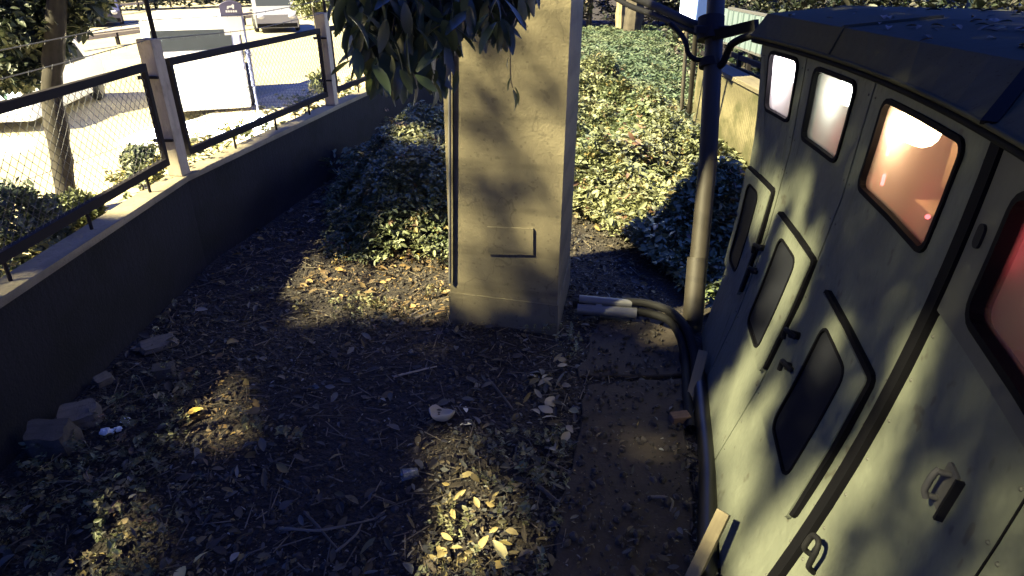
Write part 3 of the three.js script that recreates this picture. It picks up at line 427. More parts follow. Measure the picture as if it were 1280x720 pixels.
// ------------------------------------------------------------------ leaf litter, twigs, loose things on the ground
const LIT = { A: [[368, 366], [440, 290], [482, 248], [565, 215], [565, 402], [545, 408]].map(([x, y]) => onY(x, y)), B: [[205, 520], [235, 470], [280, 440], [315, 490], [320, 545], [272, 590], [255, 560]].map(([x, y]) => onY(x, y)), C: [[520, 545], [600, 540], [655, 620], [668, 735], [520, 735], [545, 640]].map(([x, y]) => onY(x, y)), D: [[85, 690], [120, 610], [170, 595], [205, 640], [190, 735], [90, 735]].map(([x, y]) => onY(x, y)), F: [[500, 432], [560, 428], [590, 440], [520, 452]].map(([x, y]) => onY(x, y)), G: [[215, 700], [260, 665], [300, 690], [290, 740], [215, 740]].map(([x, y]) => onY(x, y)) };
{
  const r = rng(77), lists = [[], [], [], []];
  const cols = [[0.2, 0.15, 0.08], [0.3, 0.23, 0.12], [0.13, 0.1, 0.07], [0.09, 0.08, 0.07], [0.3, 0.24, 0.12], [0.24, 0.24, 0.2], [0.34, 0.33, 0.28], [0.42, 0.31, 0.1], [0.12, 0.12, 0.1], [0.18, 0.17, 0.15]];
  for (let i = 0; i < 42000; i++) {
    const z = 1.4 + 7.2 * Math.pow(r(), 1.35), x = wallX(z) + 0.05 + r() * (Math.min(1.3, 0.7 + 0.25 * z) - wallX(z)); const d = fbm(x * 1.1, z * 1.1, 201, 3);
    if (polyHas(pillarPoly, x, z)) continue; const sl = onSlab(x, z); if (sl && r() > 0.3) continue; if (r() > 0.15 + 1.4 * d * d + (polyHas(LIT.C, x, z) || polyHas(LIT.A, x, z) ? 0.3 : 0)) continue;
    const inA = polyHas(LIT.A, x, z) || polyHas(LIT.B, x, z), c = inA ? mixc(cols[Math.floor(r() * cols.length)], [0.5, 0.29, 0.07], 0.55) : cols[Math.floor(r() * cols.length)], k = 0.3 + 1.15 * r() * r(), big = r() < 0.08;  // litter inside the lit patches is coloured more golden, as if lit
    lists[Math.floor(r() * 4)].push({ p: V(x, groundY(x, z) + (sl ? 0.045 : 0.008 + 0.03 * r()), z), s: (big ? rr(0.06, 0.1, r) : 0.012 + 0.045 * r() * r()) * (sl ? 0.6 : 1), e: [rr(-0.7, 0.7, r), r() * 6.3, rr(-0.5, 0.6, r)], c: c.map((q) => q * k * 0.62) });
  }
  lists.forEach((l, i) => inst('leaf_litter', blades[i], M.dryLeaf, l, null, ['scattered small dry leaves covering the yard floor', 'broad curled dry leaves scattered on the yard floor', 'narrow twisted dry leaves scattered on the yard floor', 'wide folded dry leaves scattered on the yard floor'][i], 'leaf litter'));
  const tw = []; for (let i = 0; i < 1500; i++) { const z = 1.5 + 5 * r(), x = wallX(z) + 0.1 + r() * (1.1 - wallX(z)); if (polyHas(pillarPoly, x, z) || (onSlab(x, z) && r() > 0.08)) continue; const k = 0.4 + r() * 0.9; tw.push({ p: V(x, groundY(x, z) + 0.02, z), s: new THREE.Vector3(1, rr(0.03, 0.2, r), 1), e: [Math.PI / 2 + rr(-0.2, 0.2, r), r() * 6.3, 0], c: [0.12 * k, 0.1 * k, 0.07 * k] }); }
  inst('twig_litter', new THREE.CylinderGeometry(0.0028, 0.004, 1, 5), mat(1, 1, 1, 0.9), tw, null, 'thin broken twigs scattered on the yard floor', 'twigs');
  const cl = []; const cg = new THREE.IcosahedronGeometry(1, 1); { const p = cg.attributes.position; for (let i = 0; i < p.count; i++) { const n = 0.75 + 0.5 * vnoise(p.getX(i) * 2 + 5, p.getY(i) * 2 + p.getZ(i) * 3 + 7, 3); p.setXYZ(i, p.getX(i) * n, p.getY(i) * n * 0.6, p.getZ(i) * n); } cg.computeVertexNormals(); }
  for (let i = 0; i < 9000; i++) { const z = 1.4 + 6 * Math.pow(r(), 1.2), x = wallX(z) + 0.05 + r() * (1.15 - wallX(z)); const sl = onSlab(x, z); if (polyHas(pillarPoly, x, z)) continue; const k = 0.5 + r(); cl.push({ p: V(x, groundY(x, z) + (sl ? 0.04 : 0.002), z), s: 0.006 + 0.022 * Math.pow(r(), 3), e: [r() * 3, r() * 6, r() * 3], c: [0.04 * k, 0.034 * k, 0.028 * k] }); }
  inst('soil_clods', cg, mat(1, 1, 1, 0.95), cl, null, 'small lumps of soil and grit on the yard floor', 'soil');
}
{
  // single things lying about
  const rough = (w, h, d, seed, am = 0.12) => { const g = new THREE.BoxGeometry(w, h, d, 6, 3, 6), p = g.attributes.position; for (let i = 0; i < p.count; i++) { const x = p.getX(i), y = p.getY(i), z = p.getZ(i), rd = 1 / Math.pow(Math.pow(Math.abs(2 * x / w), 5) + Math.pow(Math.abs(2 * z / d), 5) + 0.4 * Math.pow(Math.abs(2 * y / h), 5) + 1e-6, 0.2), n = Math.min(1, rd) * (1 + am * 1.6 * (vnoise(x / w * 3 + 9, z / d * 3 + y / h * 2 + 9, seed) - 0.5) * 2), tp = y > 0 ? 0.9 : 1; p.setXYZ(i, x * n * tp, y * (1 + am * (vnoise(x / w * 4, z / d * 4, seed + 3) - 0.5)), z * n * tp); } g.computeVertexNormals(); return g; };
  const stone = (name, px, py, w, h, d, ry, rx, m, label, cat, seed, lift = 0) => { const [x, z] = onY(px, py, h * 0.4); const g = rough(w, h, d, seed); g.rotateX(rx); g.rotateY(ry); const o = obj(name, g, m); o.position.copy(V(x, h * 0.35 + lift, z)); tag(o, label, cat); };
  const grey = mat(0.35, 0.35, 0.35, 0.95, 0, { map: concreteT, bumpMap: concreteB, bumpScale: 0.006 }), dk = mat(0.2, 0.2, 0.2, 0.95, 0, { map: concreteT, bumpMap: concreteB, bumpScale: 0.006 });
  stone('paving_tile', 198, 432, 0.26, 0.035, 0.19, 0.7, 0.08, grey, 'flat square grey tile lying below the boundary wall', 'tile', 5, 0.02);
  stone('stone', 204, 464, 0.16, 0.09, 0.13, 0.3, 0, dk, 'rounded grey stone just in front of the flat square tile', 'stone', 6);
  stone('stone', 129, 475, 0.12, 0.07, 0.1, 1.0, 0.2, grey, 'small pale stone left of the flat square tile', 'stone', 7);
  stone('concrete_lump', 100, 520, 0.24, 0.13, 0.2, 0.5, 0.3, grey, 'broken concrete lump left of the white paper scraps', 'rubble', 8);
  stone('concrete_lump', 64, 548, 0.26, 0.2, 0.2, 0.1, 0.2, dk, 'darker broken concrete lump at the foot of the wall, far left', 'rubble', 9);
  const paper = mat(0.75, 0.75, 0.7, 0.8, 0, { side: THREE.DoubleSide });
  [[134, 541, 0.05], [148, 538, 0.035], [159, 527, 0.045]].forEach(([x, y, s], i) => { const g = new THREE.IcosahedronGeometry(s * 0.6, 2), p = g.attributes.position; for (let k = 0; k < p.count; k++) { const n = 0.6 + 0.8 * vnoise(p.getX(k) / s * 4, p.getY(k) / s * 4 + p.getZ(k) / s * 3, 31 + i); p.setXYZ(k, p.getX(k) * n * 1.3, p.getY(k) * n * 0.7, p.getZ(k) * n); } g.computeVertexNormals(); const [X, Z] = onY(x, y, 0.02); const o = obj('paper_scrap', g, paper); o.position.copy(V(X, 0.03, Z)); tag(o, ['leftmost of three crumpled white paper scraps right of the concrete lump', 'middle of three crumpled white paper scraps right of the concrete lump', 'rightmost of three crumpled white paper scraps right of the concrete lump'][i], 'paper scrap', 'crumpled paper scraps'); });
  // broken shell bowl and clear cup
  const pr = []; for (let i = 0; i <= 10; i++) { const a = i / 10 * 1.45; pr.push(new THREE.Vector2(0.085 * Math.sin(a), 0.075 * (1 - Math.cos(a)))); } for (let i = 10; i >= 0; i--) { const a = i / 10 * 1.45; pr.push(new THREE.Vector2(Math.max(0, 0.078 * Math.sin(a)), 0.007 + 0.07 * (1 - Math.cos(a)))); }
  const bg = new THREE.LatheGeometry(pr, 28); { const p = bg.attributes.position; for (let i = 0; i < p.count; i++) { const a = Math.atan2(p.getZ(i), p.getX(i)), k = p.getY(i) / 0.075; p.setY(i, p.getY(i) * (1 + 0.22 * k * Math.sin(a * 2 + 0.6) + 0.08 * Math.sin(a * 5))); } bg.computeVertexNormals(); }
  bg.rotateX(-0.32); bg.rotateZ(-0.12); const [bx, bz] = onY(551, 523, 0.03); const b = obj('bowl', bg, mat(0.4, 0.36, 0.26, 0.6)); b.position.copy(V(bx, 0.012, bz)); tag(b, 'pale open bowl lying tilted among the leaves in the middle of the yard', 'bowl');
  const cg = new THREE.LatheGeometry([[0, 0], [0.028, 0], [0.036, 0.085], [0.039, 0.09], [0.037, 0.088], [0.034, 0.085], [0.026, 0.003], [0, 0.003]].map(([a, c]) => new THREE.Vector2(a, c)), 24); cg.rotateZ(1.45); cg.rotateY(0.4); const [cx, cz] = onY(522, 592, 0.03); const c = obj('plastic_cup', cg, new THREE.MeshPhysicalMaterial({ color: C(0.6, 0.64, 0.66), roughness: 0.15, transmission: 0.9, thickness: 0 })); c.position.copy(V(cx, 0.04, cz)); tag(c, 'crushed clear plastic cup lying on its side below the bowl', 'cup');
  [[575, 533, 0.045], [583, 517, 0.04], [590, 527, 0.03]].forEach(([x, y, s], i) => { const [X, Z] = onY(x, y, 0.02); const o = obj('shell_piece', placeGeo(blades[i], new THREE.Vector3(), s * 1.6, 0.5 * i, i * 1.9, 0.3), mat(0.7, 0.66, 0.45, 0.6, 0, { side: THREE.DoubleSide })); o.position.copy(V(X, 0.03, Z)); tag(o, 'small pale shell piece beside the tilted bowl', 'shell piece', 'shell pieces beside the bowl'); });
  // single sticks
  const stick = (pts, r, m, label) => tag(obj('stick', limb(pts.map(([x, y, h = 0.03]) => { const [X, Z] = onY(x, y, h); return V(X, h, Z); }), r, r * 0.6, 16, 6, 0.3, pts[0][0]), m), label, 'stick');
  const sm = mat(0.13, 0.11, 0.08, 0.9), sp = mat(0.26, 0.22, 0.16, 0.85), ds = mat(0.08, 0.065, 0.05, 0.9);
  stick([[492, 471], [520, 464, 0.04], [546, 458, 0.03]], 0.009, sp, 'pale straight stick lying in front of the pillar');
  stick([[610, 474], [626, 492, 0.04], [641, 512]], 0.01, ds, 'dark stick right of the bowl, pointing at the path');
  stick([[512, 395, 0.03], [528, 386, 0.05], [536, 383, 0.03]], 0.008, sp, 'pale stick in the sunlit patch left of the pillar foot');
  stick([[518, 398], [540, 390, 0.06], [556, 388]], 0.01, sp, 'thicker pale stick crossing the sunlit patch by the pillar foot');
  stick([[810, 622], [830, 621, 0.06], [841, 626, 0.05], [838, 640]], 0.01, sm, 'bent pale stick lying on the concrete path');
  stick([[662, 570], [690, 580, 0.05], [706, 587]], 0.013, ds, 'thick dark stick left of the path edge');
  stick([[672, 606], [700, 630, 0.04]], 0.014, ds, 'thick dark stick at the left edge of the path, near the bottom');
  stick([[350, 660], [400, 663, 0.05], [440, 655, 0.04], [470, 648]], 0.008, sm, 'long curving stick in the dark lower middle of the yard');
  stick([[420, 690], [445, 668, 0.06], [452, 655]], 0.007, sm, 'forked looking short stick below the long curving stick');
  stick([[380, 640, 0.03], [395, 655, 0.05], [425, 690]], 0.008, ds, 'dark thin stick crossing the long curving stick');
  stick([[111, 600], [108, 590, 0.1], [112, 582, 0.16]], 0.004, sp, 'thin pale stem standing up at lower left');
  // bigger single leaves
  const big = (px, py, s, col, e, v, label, group) => { const [X, Z] = onY(px, py, 0.03); const o = obj('dry_leaf', blades[v].clone(), leafMat({ color: C(...col), roughness: 0.7, transmission: 0.15 })); o.scale.setScalar(s); o.rotation.set(e[0], e[1], e[2], 'YXZ'); o.position.copy(V(X, 0.045, Z)); tag(o, label, 'leaf', group); };
  big(632, 704, 0.12, [0.62, 0.55, 0.25], [0.2, 2.2, 0.35], 3, 'largest pale yellow leaf at the bottom of the sunlit strip');
  big(612, 712, 0.09, [0.55, 0.4, 0.12], [0.4, 0.4, 0.2], 1, 'curled yellow leaf left of the largest pale yellow leaf');
  big(640, 683, 0.075, [0.6, 0.46, 0.12], [-0.3, 3.4, 0.3], 2, 'yellow leaf just above the largest pale yellow leaf');
  big(624, 686, 0.06, [0.58, 0.5, 0.2], [0.1, 0.9, 0.1], 0, 'small yellow leaf at the left above the largest pale yellow leaf');
  big(234, 521, 0.1, [0.62, 0.45, 0.08], [0.15, 0.6, 0.2], 3, 'bright yellow leaf in the middle of the left sunlit patch');
  big(246, 517, 0.08, [0.6, 0.38, 0.08], [-0.3, 3.9, 0.25], 0, 'orange yellow leaf touching the bright yellow leaf');
  big(228, 712, 0.12, [0.58, 0.48, 0.2], [0.2, 5.2, 0.25], 3, 'large pale star shaped leaf at the bottom left');
  big(243, 706, 0.09, [0.55, 0.46, 0.18], [-0.3, 1.0, 0.3], 1, 'pale leaf overlapping the large star shaped leaf');
  big(143, 602, 0.06, [0.4, 0.42, 0.12], [0.2, 1.4, 0.1], 0, 'small greenish yellow leaf at the top of the lower left patch');
  big(183, 617, 0.06, [0.42, 0.42, 0.16], [-0.1, 2.9, 0.2], 3, 'greenish leaf right of the lower left patch');
  big(711, 515, 0.12, [0.5, 0.38, 0.14], [0.4, 5.6, 0.4], 2, 'curled tan leaf hanging over the left edge of the path slab');
  const r = rng(404);
  for (let i = 0; i < 26; i++) { const k = 0.6 + r() * 0.6; big(rr(672, 712, r), rr(440, 560, r), rr(0.07, 0.12, r), [0.36 * k, 0.3 * k, 0.17 * k], [rr(-0.8, 0.8, r), r() * 6.3, rr(-0.2, 0.7, r)], Math.floor(r() * 4), 'dry tan leaf in the heap along the left edge of the path', 'dry leaves heaped by the path'); }
  for (let i = 0; i < 30; i++) { const k = 0.7 + r() * 0.6; big(rr(400, 552, r), rr(306, 326, r), rr(0.06, 0.1, r), [0.52 * k, 0.36 * k, 0.07 * k], [rr(-0.8, 0.8, r), r() * 6.3, rr(-0.2, 0.6, r)], Math.floor(r() * 4), 'yellow fallen leaf in the sunlit patch left of the pillar foot', 'yellow leaves in the sunlit patch'); }
  for (let i = 0; i < 24; i++) { const k = 0.7 + r() * 0.6; big(rr(545, 650, r), rr(590, 715, r), rr(0.05, 0.085, r), [0.33 * k, 0.26 * k, 0.1 * k], [rr(-0.7, 0.7, r), r() * 6.3, rr(-0.2, 0.5, r)], Math.floor(r() * 4), 'dry leaf lying in the sunlit strip at bottom centre', 'dry leaves in the sunlit strip'); }
}

// ------------------------------------------------------------------ ground cover plants
function clump(seed, n, up) { const r = rng(seed), g = []; for (let i = 0; i < n; i++) g.push(placeGeo(blades[i % 4], new THREE.Vector3(rr(-0.5, 0.5, r), rr(-0.3, 0.4, r), rr(-0.5, 0.5, r)), rr(0.5, 0.9, r), rr(-0.5, 0.5, r), r() * 6.3, rr(-0.2, up, r))); return merge(g); }
const clumps = [clump(1, 9, 0.6), clump(2, 9, 0.8), clump(3, 7, 0.3)];
function greens(r, x, z) { const k = 0.6 + r() * 0.8, n = fbm(x * 1.5, z * 1.5, 301, 3); let c = mixc([0.075, 0.1, 0.035], [0.2, 0.205, 0.1], clamp(n * 2 - 0.5)); const q = r(); if (q < 0.06) c = [0.17, 0.13, 0.04]; else if (q < 0.09) c = [0.13, 0.07, 0.035]; return c.map((v) => v * k); }
function coverH(x, z) { return 0.1 + 0.72 * clamp((fbm(x * 0.95 + 3, z * 0.8 + 1, 311, 3) - 0.32) * 2.4) + 0.2 * (fbm(x * 3.2, z * 3.2, 317, 2) - 0.5); }
const hole = (x, z) => fbm(x * 2.4 + 7, z * 2.4, 331, 3) < 0.4;
{
  const r = rng(606);
  const right = [[0.62, 7.3], [1.1, 6.4], [1.62, 5.1], [2.0, 4.4], [3.05, 5], [3.05, 14.5], [0.6, 15], [0.0, 10]];
  const L = [[], []];
  for (let i = 0; i < 64000; i++) { const z = 4.5 + 10.5 * Math.pow(r(), 1.15), x = 0 + 3.1 * r(); if (!polyHas(right, x + rr(-0.15, 0.15, r), z + rr(-0.15, 0.15, r)) || polyHas(pillarPoly, x, z) || (hole(x, z) && r() < 0.8)) continue; const edge = clamp((z + 1.2 * x - 7.4) / 1.6, 0.3, 1), h = coverH(x, z) * 1.25 * edge * (1 - 0.65 * clamp((x - 2.1) / 0.7)); const y = h * (1 - 0.7 * r() * r()); L[i % 2].push({ p: V(x, y, z), s: 0.035 + 0.11 * r() * r() + 0.02 * r(), e: [rr(-0.5, 0.5, r), r() * 6.3, rr(-0.4, 0.5, r)], c: greens(r, x, z) }); }
  inst('ground_cover', clumps[0], M.leaf, L[0], null, 'dense low leafy shrubs behind the pillar on the right', 'ground cover'); inst('ground_cover', clumps[1], M.leaf, L[1], null, 'mixed upright leafy growth among the shrubs on the right', 'ground cover');
  const left = [[-1.75, 5.9], [-1.0, 5.75], [-0.35, 5.65], [0.2, 7.2], [0.4, 11], [-1.9, 10.5], [-2.1, 7.6]], K = [];
  for (let i = 0; i < 16000; i++) { const z = 5.4 + 5.6 * r(), x = -2.2 + 2.7 * r(); if (!polyHas(left, x + rr(-0.2, 0.2, r), z + rr(-0.2, 0.2, r)) || polyHas(pillarPoly, x, z)) continue; const h = coverH(x, z) * 1.3 * clamp((z - 5.5) / 1.2, 0.3, 1); K.push({ p: V(x, h * (1 - 0.6 * r() * r()), z), s: rr(0.045, 0.09, r), e: [rr(-0.5, 0.5, r), r() * 6.3, rr(-0.4, 0.5, r)], c: greens(r, x, z) }); }
  inst('ground_cover', clumps[0], M.leaf, K, null, 'dim low leafy shrubs left of the pillar beyond the sunlit patch', 'ground cover');
  const far = []; for (let i = 0; i < 14000; i++) { const z = 13 + 18 * r(), x = -1 + 9 * r(); far.push({ p: V(x, 0.02 + 0.15 * r(), z), s: rr(0.1, 0.2, r), e: [rr(-0.5, 0.5, r), r() * 6.3, rr(-0.2, 0.5, r)], c: mixc(greens(r, x, z), [0.04, 0.1, 0.08], 0.5) }); }  // teal mixed into the grass colour stands in for light of another lamp
  inst('lawn', clumps[2], M.leaf, far, null, 'rough lawn under the far trees, teal lamp light put into its colour', 'lawn');
  const wd = []; for (let i = 0; i < 2600; i++) { const z = 1.5 + 3.6 * r(), x = wallX(z) + 0.1 + r() * (0.7 - wallX(z)); if (polyHas(pillarPoly, x, z) || onSlab(x, z) || fbm(x * 1.7 + 4, z * 1.7, 611, 3) < 0.52) continue; wd.push({ p: V(x, 0.02 + 0.09 * r(), z), s: rr(0.025, 0.06, r), e: [rr(-0.6, 0.6, r), r() * 6.3, rr(-0.2, 0.7, r)], c: mixc(greens(r, x, z), [0.16, 0.12, 0.05], r() * 0.7) }); }
  inst('weeds', clumps[1], M.leaf, wd, null, 'sparse low green weeds growing through the litter of the yard', 'weeds');
  // ferny plant by the wall
  const f = thing('fern', 'small pale fern standing alone in the dark below the wall', 'plant', V(...[onY(424, 226)[0], 0, onY(424, 226)[1]]));
  const fr = []; for (let k = 0; k < 12; k++) { const a = k / 12 * 6.3 + rr(-0.2, 0.2, r); const n = 7; for (let j = 1; j <= n; j++) { const s = j / n; fr.push(placeGeo(blades[2], new THREE.Vector3(Math.cos(a) * 0.3 * s, 0.35 * Math.sin(s * 2.2), Math.sin(a) * 0.3 * s), 0.1, 0.2, -a + rr(-0.8, 0.8, r), 0.2)); } }
  obj('foliage', fr, leafMat({ color: C(0.12, 0.14, 0.06) }), f);
}

// ------------------------------------------------------------------ trees
function leafCloud(seed, n, sample, size, col) { const r = rng(seed), out = []; for (let i = 0; i < n; i++) { const p = sample(r); if (!p) continue; const k = 0.6 + 0.8 * r(); out.push({ p, s: rr(size[0], size[1], r), e: [rr(-1.2, 1.2, r), r() * 6.3, rr(-1.1, 0.6, r)], c: col(r).map((c) => c * k) }); } return out; }
const ell = (c, a, b, d) => (r) => { for (;;) { const x = r() * 2 - 1, y = r() * 2 - 1, z = r() * 2 - 1, q = x * x + y * y + z * z; if (q < 1 && vnoise(x * 3 + c.x, y * 3 + z * 3 + c.z, 17) > 0.33) return new THREE.Vector3(c.x + a * x, c.y + b * y, c.z + d * z); } };
// street tree at the left, behind the fence
{
  const g = onY(86, 272, STREET), t = thing('street_tree', 'slim street tree with a dark crown behind the left fence panel', 'tree', V(g[0], STREET, g[1]));
  const o = t.position, loc = (x, y, d) => at(x, y, d).sub(o); const D0 = 6.9;
  obj('trunk', limb([new THREE.Vector3(0.02, -0.1, 0), loc(80, 225, D0), loc(72, 170, D0 - 0.05), loc(66, 120, D0 - 0.1), loc(67, 60, D0 - 0.15), loc(70, 0, D0 - 0.2), loc(72, -90, D0 - 0.3)], 0.11, 0.085, 30, 10, 0.18, 5), mat(0.25, 0.26, 0.28, 0.95, 0, { map: barkT, bumpMap: barkT, bumpScale: 0.012 }), t);
  for (const [x, y, x2, y2, d] of [[67, 40, 20, -10, -0.3], [68, 20, 105, -30, 0.2], [70, -20, 40, -120, 0.3], [70, -40, 130, -140, -0.3], [67, 55, 40, 30, 0.3]]) obj('limb', limb([loc(x, y, D0 - 0.15), loc((x + x2) / 2, (y + y2) / 2 + 6, D0 + d / 2), loc(x2, y2, D0 + d)], 0.04, 0.015, 10, 6, 0.2, x2), M.bark, t);
  const c1 = ell(loc(40, -60, D0), 1.0, 0.75, 0.9), c2 = ell(loc(30, 35, D0), 0.45, 0.38, 0.5), c3 = ell(loc(98, 5, D0 + 0.1), 0.22, 0.3, 0.3), c4 = ell(loc(10, 85, D0), 0.35, 0.25, 0.35), c5 = ell(loc(80, -120, D0), 1.4, 0.8, 1.2);
  const rs = rng(1234), far = []; for (let i = 0; i < 4200; i++) { const x = rr(-2.1, 0.3, rs), z = rr(5.75, 10, rs); if (fbm(x * 1.6, z * 1.6, 21, 3) < 0.36 || polyHas([[-2, 5], [-1.2, 6.1], [0.3, 6.1], [0.3, 5]], x, z)) continue; if (x > -0.6 && z - 0.415 * (x + 0.4) < 5.6) continue; const h = 3.3 + 1.5 * rs(), p = V(x, 0.2, z).addScaledVector(SUN_DIR, (h - 0.2) / SUN_DIR.y).sub(o), k = 0.6 + 0.8 * rs(); far.push({ p, s: rr(0.13, 0.22, rs), e: [rr(-1, 1, rs), rs() * 6.3, rr(-0.9, 0.6, rs)], c: [0.05 * k, 0.07 * k, 0.04 * k] }); }
  inst('crown', clumps[1], M.leaf, far, t);  // unseen leaves added along the sun rays to shade plants left of the pillar
  inst('crown', clumps[0], M.leaf, leafCloud(9, 1700, (r) => { const q = r(); return q < 0.3 ? c1(r) : q < 0.62 ? c2(r) : q < 0.68 ? c3(r) : q < 0.8 ? c4(r) : c5(r); }, [0.1, 0.17], () => [0.055, 0.075, 0.045]), t);
}
// clipped shrubs on the pavement behind the fence
const shrubs = [[14, 298, 4.9, 0.4, 'round clipped dark shrub behind the left end of the fence'], [178, 208, 6.2, 0.17, 'small round shrub against the nearest concrete post'], [102, 268, 5.7, 0.17, 'low loose shrub at the foot of the street tree'], [58, 282, 5.5, 0.16, 'pale green low shrub between round shrub and street tree']];
shrubs.forEach(([x, y, d, rad, label], i) => {
  const p = at(x, y, d), t = thing('shrub', label, 'shrub', V(p.x, STREET, -p.z)); const cy = p.y - STREET;
  obj('stem', [0, 1, 2].map((k) => bar(new THREE.Vector3(0, -0.05, 0), new THREE.Vector3(Math.cos(k * 2.1) * rad * 0.4, cy, Math.sin(k * 2.1) * rad * 0.4), 0.014, 6, 0.008)), M.bark, t);
  const e = i === 2 || i === 3; inst('foliage', clumps[1], M.leaf, leafCloud(40 + i, Math.round(2600 * rad), (r) => { const u = r() * 2 - 1, a = r() * 6.3, q = rad * Math.pow(0.45 + 0.55 * r(), 0.6) * (0.9 + 0.2 * vnoise(a * 2, u * 3, i)); const s = Math.sqrt(1 - u * u); return new THREE.Vector3(Math.cos(a) * s * q, cy + u * q, Math.sin(a) * s * q); }, [0.05, 0.085], () => e ? [0.11, 0.13, 0.05] : [0.055, 0.08, 0.05]), t);
});
// small plants in the gap behind the coping, and grass under the bottom rail
{
  const r = rng(515), l = []; for (let i = 0; i < 900; i++) { const z = 3 + 8.5 * r(); if (fbm(z * 1.7, 3, 5, 3) < 0.42) continue; const h = r(); l.push({ p: V(wallX(z) - 0.25 - 0.25 * r(), 0.3 + 0.8 * h, z), s: rr(0.06, 0.1, r), e: [rr(-0.6, 0.6, r), r() * 6.3, rr(-0.2, 0.8, r)], c: r() < 0.25 ? [0.3, 0.26, 0.05] : [0.12, 0.14, 0.06] }); }
  inst('wall_side_plants', clumps[0], M.leaf, l, null, 'low plants growing along the street side of the wall', 'plants');
  // tall loose shrub beside the far post
  const p = at(398, 60, 10.2), t = thing('young_tree', 'light green young tree behind the far concrete post', 'tree', V(p.x, STREET, -p.z));
  obj('trunk', [limb([new THREE.Vector3(0, -0.1, 0), new THREE.Vector3(0.03, 0.9, 0), new THREE.Vector3(-0.04, 2.6, 0.02)], 0.03, 0.015, 12, 6)], M.bark, t);
  const a = ell(at(398, 2, 10.2).sub(t.position), 0.42, 0.3, 0.4), b = ell(at(405, 108, 9.8).sub(t.position), 0.2, 0.22, 0.25), c = ell(at(398, -70, 10.2).sub(t.position), 0.9, 0.6, 0.8);
  inst('crown', clumps[1], M.leaf, leafCloud(71, 620, (q) => { const k = q(); return k < 0.45 ? a(q) : k < 0.6 ? b(q) : c(q); }, [0.07, 0.13], () => [0.14, 0.16, 0.06]), t);
}
